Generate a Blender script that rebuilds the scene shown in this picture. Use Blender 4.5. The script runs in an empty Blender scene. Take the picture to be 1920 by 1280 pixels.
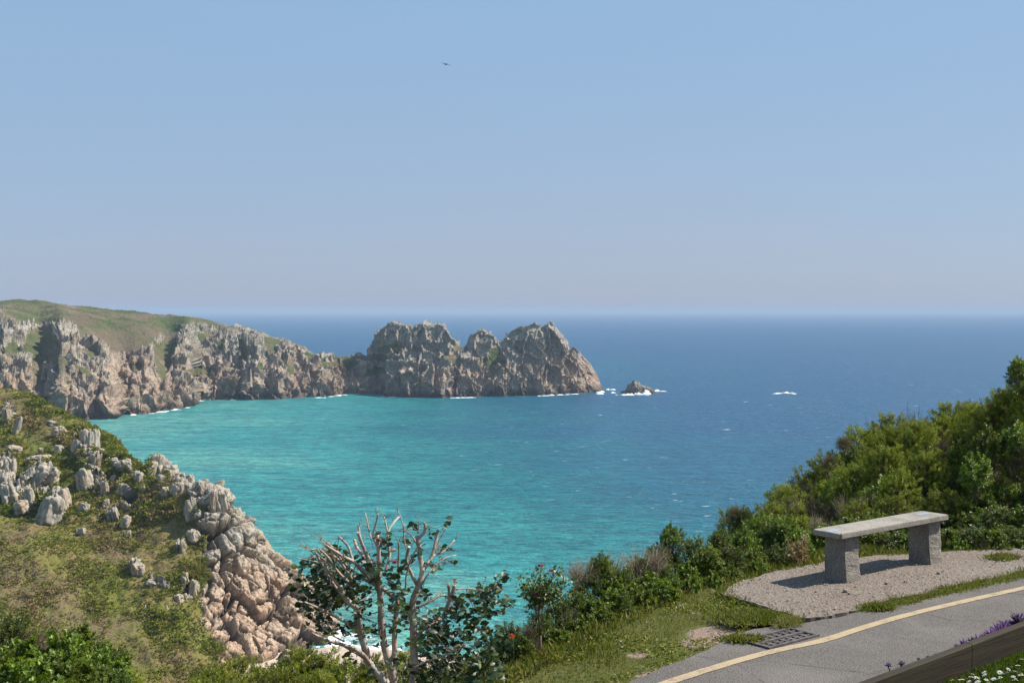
import bpy, math, random
import numpy as np
from math import pi, sin, cos, radians, atan, sqrt
random.seed(7)
RNG = np.random.default_rng(7)
C = bpy.context.scene.collection

# ------------------------------------------------------------------ camera frame
F, CX, CY, HOR, H = 2300.0, 960.0, 640.0, 582.0, 70.0
PITCH = atan((CY - HOR) / F)
cp, sp = cos(PITCH), sin(PITCH)

def at(px, py, Y):
    """world point seen at full-size pixel (px, py) at distance Y along +Y"""
    px = np.asarray(px, float); py = np.asarray(py, float); Y = np.asarray(Y, float)
    a = (px - CX) / F; b = -(py - CY) / F
    dy = cp + b * sp; dz = -sp + b * cp
    t = Y / dy
    return np.stack([a * t, Y + 0 * t, H + dz * t], -1)

def onplane(px, py, z):
    px = np.asarray(px, float); py = np.asarray(py, float)
    a = (px - CX) / F; b = -(py - CY) / F
    dy = cp + b * sp; dz = -sp + b * cp
    t = (z - H) / dz
    return np.stack([a * t, dy * t, z + 0 * t], -1)

def proj(P):
    P = np.asarray(P, float)
    x = P[..., 0]; y = P[..., 1]; z = P[..., 2] - H
    d = y * cp - z * sp
    u = y * sp + z * cp
    d = np.maximum(d, 1e-3)
    return CX + F * x / d, CY - F * u / d

# ------------------------------------------------------------------ noise (numpy)
def _h(ix, iy, iz, seed):
    n = (ix.astype(np.int64) * 73856093) ^ (iy.astype(np.int64) * 19349663) ^ (iz.astype(np.int64) * 83492791) ^ (seed * 2654435761)
    n = (n ^ (n >> 13)) * 1274126177 & 0xFFFFFFFF
    n = (n ^ (n >> 16)) * 2246822519 & 0xFFFFFFFF
    n = n ^ (n >> 15)
    return (n & 0xFFFFFF) / float(0x1000000)

def vnoise(p, seed=0):
    i = np.floor(p); f = p - i; f = f * f * (3 - 2 * f)
    i = i.astype(np.int64)
    r = 0
    for dx in (0, 1):
        for dy in (0, 1):
            for dz in (0, 1):
                w = (f[..., 0] if dx else 1 - f[..., 0]) * (f[..., 1] if dy else 1 - f[..., 1]) * (f[..., 2] if dz else 1 - f[..., 2])
                r = r + w * _h(i[..., 0] + dx, i[..., 1] + dy, i[..., 2] + dz, seed)
    return r

def fbm(p, octv=4, seed=0, gain=0.5):
    a, s, r = 1.0, 0.0, 0
    for o in range(octv):
        r = r + a * (vnoise(p * (2.03 ** o) + 11.3 * o, seed + o) - 0.5); s += a; a *= gain
    return r / s * 2      # about -1..1

def worley(p, seed=0):
    """F1, F2, random of nearest cell, second random"""
    i = np.floor(p).astype(np.int64)
    n = p.shape[0]
    f1 = np.full(n, 9.0); f2 = np.full(n, 9.0); r1 = np.zeros(n); r2 = np.zeros(n)
    for dx in (-1, 0, 1):
        for dy in (-1, 0, 1):
            for dz in (-1, 0, 1):
                c = i + np.array([dx, dy, dz])
                h1 = _h(c[:, 0], c[:, 1], c[:, 2], seed + 1); h2 = _h(c[:, 0], c[:, 1], c[:, 2], seed + 2); h3 = _h(c[:, 0], c[:, 1], c[:, 2], seed + 3)
                q = c + np.stack([h1, h2, h3], -1)
                d = np.sqrt(((p - q) ** 2).sum(-1))
                m = d < f1
                f2 = np.where(m, f1, np.minimum(f2, d))
                f1 = np.where(m, d, f1)
                r1 = np.where(m, (h1 * 7.7 + h2 * 3.1) % 1, r1)
                r2 = np.where(m, (h2 * 5.3 + h3 * 9.1) % 1, r2)
    return f1, f2, r1, r2

def sst(a, b, x):
    t = np.clip((x - a) / (b - a), 0, 1); return t * t * (3 - 2 * t)

# ------------------------------------------------------------------ objects
def tag(o, label=None, cat=None, group=None, kind=None):
    if label: o['label'] = label
    if cat: o['category'] = cat
    if group: o['group'] = group
    if kind: o['kind'] = kind
    return o

def link(o, parent=None):
    C.objects.link(o)
    if parent is not None: o.parent = parent
    return o

def empty(name, loc=(0, 0, 0), rz=0.0):
    o = bpy.data.objects.new(name, None); C.objects.link(o)
    o.location = loc; o.rotation_euler = (0, 0, rz); o.empty_display_size = 0.1
    return o

def mkmesh(name, V, faces, mat=None, attrs=None, smooth=True):
    """faces: list of int arrays (n,3) or (n,4)"""
    V = np.asarray(V, np.float32).reshape(-1, 3)
    me = bpy.data.meshes.new(name)
    me.vertices.add(len(V)); me.vertices.foreach_set('co', V.ravel())
    fs = [np.asarray(f, np.int32) for f in faces if len(f)]
    loops = np.concatenate([f.ravel() for f in fs])
    tot = np.concatenate([np.full(len(f), f.shape[1], np.int32) for f in fs])
    st = np.concatenate([[0], np.cumsum(tot)[:-1]]).astype(np.int32)
    me.loops.add(len(loops)); me.loops.foreach_set('vertex_index', loops)
    me.polygons.add(len(tot)); me.polygons.foreach_set('loop_start', st)
    me.polygons.foreach_set('loop_total', tot)
    me.polygons.foreach_set('use_smooth', np.full(len(tot), smooth))
    for k, a in (attrs or {}).items():
        at_ = me.attributes.new(k, 'FLOAT', 'POINT'); at_.data.foreach_set('value', np.asarray(a, np.float32).ravel())
    me.update(calc_edges=True); me.validate()
    if mat: me.materials.append(mat)
    return me

def obj(name, me, parent=None, loc=None):
    o = bpy.data.objects.new(name, me); link(o, parent)
    if loc is not None: o.location = loc
    return o

class MB:
    def __init__(s): s.V = []; s.Q = []; s.T = []; s.A = []; s.n = 0
    def add(s, V, quads=None, tris=None, tint=0.5):
        V = np.asarray(V, float).reshape(-1, 3)
        s.V.append(V)
        s.A.append(np.broadcast_to(np.asarray(tint, float), (len(V),)).copy())
        if quads is not None and len(quads): s.Q.append(np.asarray(quads, int).reshape(-1, 4) + s.n)
        if tris is not None and len(tris): s.T.append(np.asarray(tris, int).reshape(-1, 3) + s.n)
        s.n += len(V)
    def mesh(s, name, mat=None, smooth=True):
        fs = []
        if s.Q: fs.append(np.concatenate(s.Q))
        if s.T: fs.append(np.concatenate(s.T))
        return mkmesh(name, np.concatenate(s.V), fs, mat, {'tint': np.concatenate(s.A)}, smooth)
    def tube(s, pts, rad, sides=6, tint=0.5, wob=0.0):
        pts = np.asarray(pts, float); n = len(pts)
        rad = np.broadcast_to(np.asarray(rad, float), (n,))
        tg = np.gradient(pts, axis=0); tg /= np.linalg.norm(tg, axis=1)[:, None] + 1e-9
        ref = np.array([0.3, 0.2, 1.0]) if abs(tg[:, 2]).mean() < 0.8 else np.array([1.0, 0.2, 0.1])
        a = np.cross(tg, ref); a /= np.linalg.norm(a, axis=1)[:, None] + 1e-9
        b = np.cross(tg, a)
        th = np.arange(sides) * 2 * pi / sides
        r = rad[:, None, None]
        if wob: r = r * (1 + wob * (RNG.random((n, sides, 1)) - 0.5))
        V = pts[:, None, :] + r * (a[:, None, :] * np.cos(th)[None, :, None] + b[:, None, :] * np.sin(th)[None, :, None])
        V = V.reshape(-1, 3)
        q = []
        for i in range(n - 1):
            for k in range(sides):
                k2 = (k + 1) % sides
                q.append((i * sides + k, i * sides + k2, (i + 1) * sides + k2, (i + 1) * sides + k))
        V = np.concatenate([V, [pts[0], pts[-1]]])
        t = [(len(V) - 2, (k + 1) % sides, k) for k in range(sides)] + [(len(V) - 1, (n - 1) * sides + k, (n - 1) * sides + (k + 1) % sides) for k in range(sides)]
        s.add(V, q, t, tint)
    def box(s, c, size, rot=None, tint=0.5):
        x, y, z = np.asarray(size) / 2
        V = np.array([(i, j, k) for k in (-z, z) for j in (-y, y) for i in (-x, x)])
        if rot is not None: V = V @ np.asarray(rot).T
        s.add(V + np.asarray(c), [(0, 2, 3, 1), (4, 5, 7, 6), (0, 1, 5, 4), (2, 6, 7, 3), (0, 4, 6, 2), (1, 3, 7, 5)], None, tint)
    def leaves(s, P, D, N, L, W, tint, big=False, curl=0.15):
        """P base points, D axis, N normal"""
        P = np.asarray(P, float); n = len(P)
        D = D / (np.linalg.norm(D, axis=1)[:, None] + 1e-9)
        S = np.cross(D, N); S /= np.linalg.norm(S, axis=1)[:, None] + 1e-9
        N = np.cross(S, D)
        L = np.broadcast_to(np.asarray(L, float), (n,))[:, None]; W = np.broadcast_to(np.asarray(W, float), (n,))[:, None]
        up = N * W
        if not big:
            v = np.stack([P, P + D * L * .45 + S * W * .5 + up * .18, P + D * L - N * L * curl, P + D * L * .45 - S * W * .5 + up * .18], 1)
            base = np.arange(n)[:, None] * 4
            s.add(v.reshape(-1, 3), None, np.concatenate([base + [0, 1, 2], base + [0, 2, 3]]), np.repeat(tint, 4) if np.ndim(tint) else tint)
        else:
            m1 = P + D * L * .3 - N * L * curl * .1; m2 = P + D * L * .68 - N * L * curl * .45; t = P + D * L - N * L * curl
            v = np.stack([P, m1 + S * W * .42 + up * .12, m2 + S * W * .45 + up * .12, t, m2 - S * W * .45 + up * .12, m1 - S * W * .42 + up * .12, m1, m2], 1)
            b = np.arange(n)[:, None] * 8
            q = np.concatenate([b + [6, 7, 2, 1], b + [6, 5, 4, 7]])
            tr = np.concatenate([b + [0, 6, 1], b + [7, 3, 2], b + [0, 5, 6], b + [7, 4, 3]])
            s.add(v.reshape(-1, 3), q, tr, np.repeat(tint, 8) if np.ndim(tint) else tint)

def copy_tree(o):
    c = o.copy(); C.objects.link(c)
    for ch in o.children:
        d = ch.copy(); C.objects.link(d); d.parent = c
        for g in ch.children:
            e = g.copy(); C.objects.link(e); e.parent = d
    return c

# ------------------------------------------------------------------ material helpers
class NT:
    def __init__(s, name):
        s.m = bpy.data.materials.new(name); s.m.use_nodes = True
        s.t = s.m.node_tree; s.t.nodes.clear()
        s.out = s.t.nodes.new('ShaderNodeOutputMaterial')
    def n(s, typ, **kw):
        nd = s.t.nodes.new(typ)
        for k, v in kw.items():
            if k in nd.inputs.keys() if isinstance(k, str) else False: continue
            setattr(nd, k, v)
        return nd
    def l(s, a, b): s.t.links.new(a, b)
    def val(s, inp, v):
        if hasattr(v, 'links') or isinstance(v, bpy.types.NodeSocket): s.l(v, inp)
        else: inp.default_value = v
    def coord(s, scale=(1, 1, 1), kind='Object'):
        tc = s.n('ShaderNodeTexCoord'); mp = s.n('ShaderNodeMapping')
        mp.inputs['Scale'].default_value = scale
        s.l(tc.outputs[kind], mp.inputs['Vector']); return mp.outputs[0]
    def noise(s, vec, scale, detail=4, rough=0.55, dist=0.0):
        nd = s.n('ShaderNodeTexNoise'); s.l(vec, nd.inputs['Vector'])
        nd.inputs['Scale'].default_value = scale; nd.inputs['Detail'].default_value = detail
        nd.inputs['Roughness'].default_value = rough; nd.inputs['Distortion'].default_value = dist
        return nd.outputs['Fac']
    def voro(s, vec, scale, feature='F1', rnd=1.0, out='Distance'):
        nd = s.n('ShaderNodeTexVoronoi'); nd.feature = feature; s.l(vec, nd.inputs['Vector'])
        nd.inputs['Scale'].default_value = scale; nd.inputs['Randomness'].default_value = rnd
        return nd.outputs[out]
    def ramp(s, fac, stops, interp='LINEAR'):
        nd = s.n('ShaderNodeValToRGB'); s.val(nd.inputs[0], fac)
        cr = nd.color_ramp; cr.interpolation = interp
        while len(cr.elements) < len(stops): cr.elements.new(0.5)
        for e, (p, c) in zip(cr.elements, stops):
            e.position = p; e.color = (*c, 1) if len(c) == 3 else c
        return nd.outputs[0]
    def mix(s, fac, a, b, mode='MIX'):
        nd = s.n('ShaderNodeMix'); nd.data_type = 'RGBA'; nd.blend_type = mode
        s.val(nd.inputs[0], fac); s.val(nd.inputs[6], a if not isinstance(a, tuple) else (*a, 1)); s.val(nd.inputs[7], b if not isinstance(b, tuple) else (*b, 1))
        return nd.outputs[2]
    def math(s, op, a, b=0.0, c=0.0, clamp=False):
        nd = s.n('ShaderNodeMath'); nd.operation = op; nd.use_clamp = clamp
        s.val(nd.inputs[0], a); s.val(nd.inputs[1], b); s.val(nd.inputs[2], c); return nd.outputs[0]
    def mr(s, v, a, b, c=0.0, d=1.0):
        nd = s.n('ShaderNodeMapRange'); s.val(nd.inputs[0], v)
        for i, x in zip((1, 2, 3, 4), (a, b, c, d)): nd.inputs[i].default_value = x
        return nd.outputs[0]
    def attr(s, name):
        nd = s.n('ShaderNodeAttribute'); nd.attribute_name = name; return nd.outputs['Fac']
    def bump(s, h, strength=1.0, dist=0.1, normal=None):
        nd = s.n('ShaderNodeBump'); nd.inputs['Strength'].default_value = strength; nd.inputs['Distance'].default_value = dist
        s.l(h, nd.inputs['Height'])
        if normal is not None: s.l(normal, nd.inputs['Normal'])
        return nd.outputs[0]
    def bsdf(s, col, rough=0.8, normal=None, spec=0.3):
        nd = s.n('ShaderNodeBsdfPrincipled')
        s.val(nd.inputs['Base Color'], col if not isinstance(col, tuple) else (*col, 1)); s.val(nd.inputs['Roughness'], rough)
        s.val(nd.inputs['Specular IOR Level'], spec)
        if normal is not None: s.l(normal, nd.inputs['Normal'])
        return nd
    def done(s, shader):
        s.l(shader.outputs[0] if hasattr(shader, 'outputs') else shader, s.out.inputs['Surface']); return s.m

def leaf_mat(name, stops, rough=0.45, trans=0.3, spec=0.4, objvar=0.25):
    m = NT(name)
    col = m.ramp(m.attr('tint'), stops)
    oi = m.n('ShaderNodeObjectInfo')
    v = m.mr(oi.outputs['Random'], 0, 1, 1 - objvar, 1 + objvar)
    hs = m.n('ShaderNodeHueSaturation'); m.l(col, hs.inputs['Color']); m.l(v, hs.inputs['Value'])
    hh = m.mr(oi.outputs['Random'], 0, 1, 0.485, 0.51); m.l(hh, hs.inputs['Hue'])
    b = m.bsdf(hs.outputs[0], rough, None, spec)
    t = m.n('ShaderNodeBsdfTranslucent')
    tc = m.mix(0.5, hs.outputs[0], (0.25, 0.33, 0.02)); m.l(tc, t.inputs[0])
    mx = m.n('ShaderNodeMixShader'); mx.inputs[0].default_value = trans
    m.l(b.outputs[0], mx.inputs[1]); m.l(t.outputs[0], mx.inputs[2])
    return m.done(mx)

def bark_mat(name, a, b, scale=30):
    m = NT(name); v = m.coord((1, 1, 0.3))
    n1 = m.noise(v, scale, 5)
    col = m.mix(m.mr(n1, .35, .65), a, b)
    return m.done(m.bsdf(col, .85, m.bump(n1, .6, .01)))

# ================================================================== MATERIALS
def granite_nodes(m, pink, wet=None, sc=1.0, zpos=None):
    """weathered jointed granite: grey lichened tops, pinkish fresh faces. sc = texture scale multiplier"""
    v = m.coord((1, 1, 1)); vz = m.coord((1, 1, 0.38)); vh = m.coord((.4, .4, 1.5))
    n1 = m.noise(v, .22 * sc, 6, .62); n2 = m.noise(v, 1.1 * sc, 5, .65); n3 = m.noise(vz, .5 * sc, 5, .6, .6)
    grey = m.mix(m.mr(n2, .35, .68), (.27, .245, .195), (.50, .455, .375))
    grey = m.mix(m.mr(n1, .5, .66), grey, (.24, .235, .16))
    pk = m.mix(m.mr(n2, .35, .65), (.35, .225, .145), (.54, .385, .27))
    pk = m.mix(m.mr(n3, .55, .72), pk, (.46, .27, .14))
    f = m.math('ADD', m.math('MULTIPLY', pink, .85), m.math('MULTIPLY', m.math('SUBTRACT', n1, .5), 1.6), clamp=True)
    col = m.mix(f, grey, pk)
    # joint lines filled with dark soil and lichen
    wv = m.n('ShaderNodeVectorMath'); wv.operation = 'ADD'
    nn = m.n('ShaderNodeTexNoise'); m.l(v, nn.inputs['Vector']); nn.inputs['Scale'].default_value = .3 * sc
    sc2 = m.n('ShaderNodeVectorMath'); sc2.operation = 'SCALE'; sc2.inputs[3].default_value = 1.6 / sc; m.l(nn.outputs['Color'], sc2.inputs[0])
    m.l(vz, wv.inputs[0]); m.l(sc2.outputs[0], wv.inputs[1])
    e1 = m.voro(wv.outputs[0], .42 * sc, 'DISTANCE_TO_EDGE'); 
    wv2 = m.n('ShaderNodeVectorMath'); wv2.operation = 'ADD'; m.l(vh, wv2.inputs[0]); m.l(sc2.outputs[0], wv2.inputs[1])
    e2 = m.voro(wv2.outputs[0], .55 * sc, 'DISTANCE_TO_EDGE')
    c1 = m.mr(e1, 0, .06); c2 = m.mr(e2, 0, .05)
    cr = m.math('MULTIPLY', c1, m.mr(c2, 0, 1, .35, 1))
    col = m.mix(m.math('MULTIPLY', m.mr(cr, 0, 1, .5, 0), m.mr(n1, .42, .62)), col, (.06, .05, .04))
    st = m.noise(m.coord((1, 1, .15)), .8 * sc, 4, .6)
    col = m.mix(m.mr(st, .5, .7, 0, .45), col, (.10, .085, .065))
    hgt = m.math('ADD', m.math('MULTIPLY', cr, .35), m.math('ADD', m.math('MULTIPLY', n2, .9), m.math('MULTIPLY', n3, .7)))
    return col, hgt, (n1, n2, n3)

def mat_terrain(name, sc, bdist, greens, joint=.34):
    m = NT(name)
    v = m.coord((1, 1, 1))
    col, hgt, (n1, n2, n3) = granite_nodes(m, m.attr('pink'), sc=sc)
    wet = m.attr('wet')
    col = m.mix(m.mr(m.attr('crack'), .25, .85, joint, 0), col, (.06, .048, .036))      # soil and black lichen in the joints
    col = m.mix(wet, col, (.07, .05, .038))
    g1 = m.noise(v, .06 * sc, 5, .6); g2 = m.noise(v, .9 * sc, 5, .7); g3 = m.noise(v, 3.2 * sc, 4, .7)
    veg = m.ramp(m.math('ADD', m.math('MULTIPLY', g1, .62), m.math('MULTIPLY', g2, .4)), greens)
    veg = m.mix(m.math('MULTIPLY', m.attr('heath'), m.mr(g2, .3, .6), clamp=True), veg, (.21, .14, .095))
    veg = m.mix(m.mr(g3, .35, .65, .55, 0), veg, (.025, .03, .012), 'MIX')
    rock = m.attr('rock')
    rr = m.mr(m.math('ADD', rock, m.math('MULTIPLY', m.math('SUBTRACT', g2, .5), .7)), .42, .55)
    c = m.mix(rr, veg, col)
    hh = m.math('ADD', m.math('MULTIPLY', rr, hgt), m.math('MULTIPLY', m.math('SUBTRACT', 1.0, rr), m.math('ADD', g2, g3)))
    return m.done(m.bsdf(c, .9, m.bump(hh, 1.0, bdist), .15))

M = {}
M['headland'] = mat_terrain('headland_surface', .45, 1.0, [(.37, (.035, .055, .015)), (.44, (.085, .12, .03)), (.50, (.13, .14, .05)), (.545, (.19, .14, .085)), (.62, (.28, .23, .15))])
M['hill'] = mat_terrain('hill_surface', 1.0, .22, [(.33, (.07, .09, .008)), (.43, (.15, .165, .018)), (.50, (.21, .20, .04)), (.57, (.25, .165, .08)), (.66, (.34, .29, .07))], .85)

def mat_boulder():
    m = NT('boulder_granite')
    oi = m.n('ShaderNodeObjectInfo')
    col, hgt, ns = granite_nodes(m, m.mr(oi.outputs['Random'], 0, 1.0, 0.0, .6), sc=5.0)
    col = m.mix(m.mr(m.noise(m.coord(), 2.6, 4, .6), .52, .68, 0, .4), col, (.13, .12, .06))
    return m.done(m.bsdf(col, .9, m.bump(hgt, .9, .05), .15))
M['boulder'] = mat_boulder()

def mat_searock():
    m = NT('sea_rock_granite')
    col, hgt, ns = granite_nodes(m, .35, sc=.45)
    g = m.n('ShaderNodeNewGeometry'); sx = m.n('ShaderNodeSeparateXYZ'); m.l(g.outputs['Position'], sx.inputs[0])
    w = m.mr(m.math('ADD', sx.outputs[2], m.math('MULTIPLY', ns[1], 3.0)), 3.0, 7.0, .8, 0.15)
    col = m.mix(w, col, (.07, .05, .04))
    return m.done(m.bsdf(col, .85, m.bump(hgt, 1, 1.0), .2))
M['searock'] = mat_searock()

def mat_sea():
    m = NT('sea_water')
    g = m.n('ShaderNodeNewGeometry')
    def mp(scale, rot=0):
        k = m.n('ShaderNodeMapping'); k.inputs['Scale'].default_value = scale; k.inputs['Rotation'].default_value = (0, 0, rot); m.l(g.outputs['Position'], k.inputs[0]); return k.outputs[0]
    v = mp((1, 1, 1)); va = mp((.45, 1.0, 1), .25); vb = mp((.35, 1, 1), -.2)
    big = m.noise(mp((.35, 1, 1)), .012, 4, .6); 
    md = m.noise(va, .045, 4, .65)
    s = m.math('ADD', m.attr('shoal'), m.math('ADD', m.math('MULTIPLY', m.math('SUBTRACT', big, .5), .42), m.math('MULTIPLY', m.math('SUBTRACT', md, .5), .2)))
    col = m.ramp(s, [(0.0, (.003, .075, .205)), (.22, (.003, .095, .20)), (.40, (.004, .14, .205)), (.56, (.008, .205, .21)), (.78, (.045, .355, .32)), (1.0, (.22, .56, .42))])
    ch = m.noise(va, .30, 5, .75)       # wind chop
    ch2 = m.noise(vb, .7, 3, .6)
    ch3 = m.noise(mp((.30, 1, 1), .1), .10, 5, .75)
    col = m.mix(m.mr(ch, .40, .56, .6, 0), col, (.003, .035, .07))
    col = m.mix(m.mr(ch3, .40, .58, .45, 0), col, (.003, .05, .09))
    col = m.mix(m.mr(ch2, .50, .66, 0, .30), col, (.06, .25, .30))
    wc_n = m.noise(mp((.6, 1, 1), .1), .18, 3, .6)
    wc_m = m.noise(v, .006, 2, .5)
    wc = m.math('MULTIPLY', m.mr(wc_n, .668, .71), m.mr(wc_m, .40, .55, .2, 1), clamp=True)
    far = m.attr('open')
    wc = m.math('MULTIPLY', wc, far)
    foam = m.math('MAXIMUM', wc, m.math('MULTIPLY', m.mr(m.math('ADD', m.attr('surf'), m.math('MULTIPLY', m.math('SUBTRACT', m.noise(v, .3, 5, .7), .5), 1.1)), .42, .62), 1.0))
    col = m.mix(foam, col, (.75, .78, .78))
    h = m.math('ADD', m.math('ADD', m.math('MULTIPLY', ch, 1.0), m.math('MULTIPLY', ch3, 2.0)), m.math('MULTIPLY', ch2, .35))
    b = m.bump(h, 1.0, 2.2)
    p = m.bsdf(col, m.mr(foam, 0, 1, .35, .8), b, .25)
    p.inputs['IOR'].default_value = 1.333
    return m.done(p)
M['sea'] = mat_sea()

def simple(name, a, b, scale, rough=.85, bd=.01, bs=.6, stretch=(1, 1, 1), lo=.4, hi=.6, spec=.3):
    m = NT(name); v = m.coord(stretch); n1 = m.noise(v, scale, 6, .6)
    return m.done(m.bsdf(m.mix(m.mr(n1, lo, hi), a, b), rough, m.bump(n1, bs, bd), spec))
M['foam'] = simple('sea_foam', (.72, .76, .77), (.9, .92, .92), .8, .9, .2)
M['sand'] = simple('beach_sand', (.42, .32, .25), (.54, .43, .34), .3, .95, .05)

def mat_asphalt():
    m = NT('asphalt'); v = m.coord()
    f = m.voro(v, 85, 'F1', 1, 'Color'); sx = m.n('ShaderNodeSeparateColor'); m.l(f, sx.inputs[0])
    n1 = m.noise(v, 1.3, 5, .6); n2 = m.noise(v, 60, 3, .7)
    base = m.mix(n1, (.088, .074, .063), (.122, .104, .089))
    # newer, greyer strip towards the bed
    sp_ = m.n('ShaderNodeSeparateXYZ'); m.l(v, sp_.inputs[0])
    u = m.math('ADD', m.math('MULTIPLY', sp_.outputs[0], .58), m.math('MULTIPLY', sp_.outputs[1], -.81))
    u = m.math('ADD', u, m.math('MULTIPLY', m.math('SUBTRACT', m.noise(v, 2.2, 4), .5), .12))
    base = m.mix(m.mr(u, -5.62, -5.58), base, (.078, .071, .064))
    col = m.mix(m.mr(sx.outputs[0], .0, 1, 0, .5), base, (.18, .158, .137))
    col = m.mix(m.mr(sx.outputs[1], .7, 1, 0, .6), col, (.04, .036, .034))
    ck = m.voro(m.coord((1, 1, 1)), .9, 'DISTANCE_TO_EDGE'); ckn = m.noise(v, 7, 5, .7)
    col = m.mix(m.math('MULTIPLY', m.mr(m.math('ADD', ck, m.math('MULTIPLY', m.math('SUBTRACT', ckn, .5), .05)), 0, .012, .75, 0), m.mr(n1, .45, .6)), col, (.03, .026, .024))
    col = m.mix(m.mr(m.noise(v, .8, 5, .7), .5, .66, 0, .4), col, (.20, .175, .15))
    h = m.voro(v, 85)
    return m.done(m.bsdf(col, .85, m.bump(h, .9, .006), .3))
M['asphalt'] = mat_asphalt()
def mat_line():
    m = NT('yellow_road_paint'); v = m.coord()
    n = m.noise(v, 70, 4, .7); n2 = m.noise(v, 6, 4, .6)
    w = m.mr(m.math('ADD', n, m.math('MULTIPLY', n2, .7)), .90, 1.02)
    col = m.mix(w, (.40, .30, .17), (.17, .14, .11))
    return m.done(m.bsdf(col, .7, m.bump(n, .6, .004)))
M['line'] = mat_line()
def mat_gravel():
    m = NT('gravel'); v = m.coord()
    f = m.voro(v, 48, 'F1', 1, 'Color'); sx = m.n('ShaderNodeSeparateColor'); m.l(f, sx.inputs[0])
    n1 = m.noise(v, 1.2, 5, .65)
    base = m.mix(m.mr(n1, .38, .62), (.145, .102, .077), (.19, .152, .12))
    col = m.mix(m.mr(sx.outputs[0], 0, 1, 0, .7), base, (.27, .23, .19))
    col = m.mix(m.mr(sx.outputs[1], .7, 1, 0, .6), col, (.11, .085, .07))
    h = m.math('ADD', m.voro(v, 48), m.math('MULTIPLY', m.noise(v, 9, 5), 1.5))
    return m.done(m.bsdf(col, .95, m.bump(h, .9, .012), .15))
M['gravel'] = mat_gravel()
def mat_ground():
    m = NT('soil_and_turf'); v = m.coord()
    n1 = m.noise(v, 1.4, 6, .65); n2 = m.noise(v, 30, 5, .7)
    a = m.mix(m.mr(n2, .35, .65), (.055, .07, .016), (.13, .125, .04))
    d = m.mix(m.mr(n2, .35, .65), (.19, .13, .10), (.33, .24, .19))
    c = m.mix(m.mr(m.math('ADD', m.attr('dirt'), m.math('MULTIPLY', m.math('SUBTRACT', n1, .5), .9)), .38, .6), a, d)
    return m.done(m.bsdf(c, .95, m.bump(n2, 1, .02), .1))
M['ground'] = mat_ground()
M['lawn'] = simple('lawn_turf', (.035, .06, .008), (.08, .12, .015), 30, .9, .02)

def mat_bench(name, a, b, bump):
    m = NT(name); v = m.coord()
    f = m.voro(v, 210, 'F1', 1, 'Color'); sx = m.n('ShaderNodeSeparateColor'); m.l(f, sx.inputs[0])
    n1 = m.noise(v, 5, 5, .6)
    c = m.mix(m.mr(n1, .35, .65), a, b)
    c = m.mix(m.mr(sx.outputs[0], .55, 1, 0, .7), c, (.07, .062, .055))
    c = m.mix(m.mr(sx.outputs[1], .55, 1, 0, .6), c, (.55, .51, .46))
    c = m.mix(m.mr(m.noise(v, 14, 4, .6), .56, .66, 0, .5), c, (.36, .35, .27))
    c = m.mix(m.mr(m.noise(v, 3.0, 5, .6), .5, .7, 0, .5), c, (.13, .115, .09))
    h = m.math('ADD', m.noise(v, 26, 6, .7), m.math('MULTIPLY', m.noise(v, 90, 3), .4))
    return m.done(m.bsdf(c, .85, m.bump(h, .9, bump), .3))
M['slab'] = mat_bench('granite_slab', (.225, .19, .15), (.31, .27, .215), .006)
M['leg'] = mat_bench('rough_granite', (.20, .17, .138), (.29, .25, .205), .03)
M['seat_panel'] = simple('smooth_panel', (.27, .275, .29), (.34, .345, .36), 20, .35, .001, .2)
M['iron'] = simple('cast_iron', (.07, .058, .055), (.13, .11, .10), 25, .7, .004)
M['pit_shade_plate'] = simple('drain_pit_shade', (.008, .007, .006), (.02, .017, .014), 20, .9, .004)
def mat_wood():
    m = NT('weathered_board'); v = m.coord((.35, 8, 8))
    n = m.noise(v, 6, 6, .65, .5); n2 = m.noise(m.coord(), 3, 4)
    c = m.mix(m.mr(n, .3, .7), (.015, .009, .003), (.040, .024, .009))
    c = m.mix(m.mr(n2, .45, .65, 0, .5), c, (.03, .028, .010))
    return m.done(m.bsdf(c, .8, m.bump(n, .8, .006)))
M['wood'] = mat_wood()
M['edge'] = simple('concrete_edge', (.10, .085, .075), (.2, .17, .15), 20, .95, .01)
M['twig'] = bark_mat('shrub_twig', (.10, .07, .05), (.22, .16, .12))
M['paletwig'] = bark_mat('dry_twig', (.22, .16, .11), (.42, .33, .24))
def mat_limb():
    m = NT('camellia_bark'); v = m.coord((1, 1, .35))
    n = m.noise(v, 28, 6, .65); n2 = m.noise(m.coord(), 9, 4, .6)
    c = m.mix(m.mr(n, .36, .64), (.24, .165, .125), (.47, .375, .295))
    c = m.mix(m.mr(n2, .5, .68), c, (.52, .46, .38))
    return m.done(m.bsdf(c, .75, m.bump(n, .8, .008)))
M['limb'] = mat_limb()
M['cut'] = simple('pruned_wood', (.52, .40, .27), (.62, .50, .36), 60, .8, .003)
M['gorse'] = leaf_mat('bright_leaf', [(0, (.05, .07, .006)), (.3, (.15, .18, .010)), (.65, (.31, .33, .018)), (1, (.44, .43, .05))], .5, .3, .35)
M['dark'] = leaf_mat('dark_leaf', [(0, (.02, .04, .006)), (.4, (.065, .10, .010)), (.8, (.15, .20, .018)), (1, (.26, .31, .04))], .4, .25, .5)
M['brown'] = leaf_mat('brown_leaf', [(0, (.05, .03, .015)), (.4, (.10, .065, .03)), (.75, (.13, .12, .03)), (1, (.24, .19, .08))], .7, .2, .2)
M['broad'] = leaf_mat('broad_leaf', [(0, (.035, .06, .006)), (.4, (.11, .165, .012)), (.8, (.22, .29, .022)), (1, (.36, .40, .07))], .45, .3, .35)
M['camellia'] = leaf_mat('glossy_camellia_leaf', [(0, (.010, .022, .008)), (.5, (.020, .042, .011)), (.85, (.05, .08, .016)), (1, (.15, .17, .03))], .42, .10, .35, .1)
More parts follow.
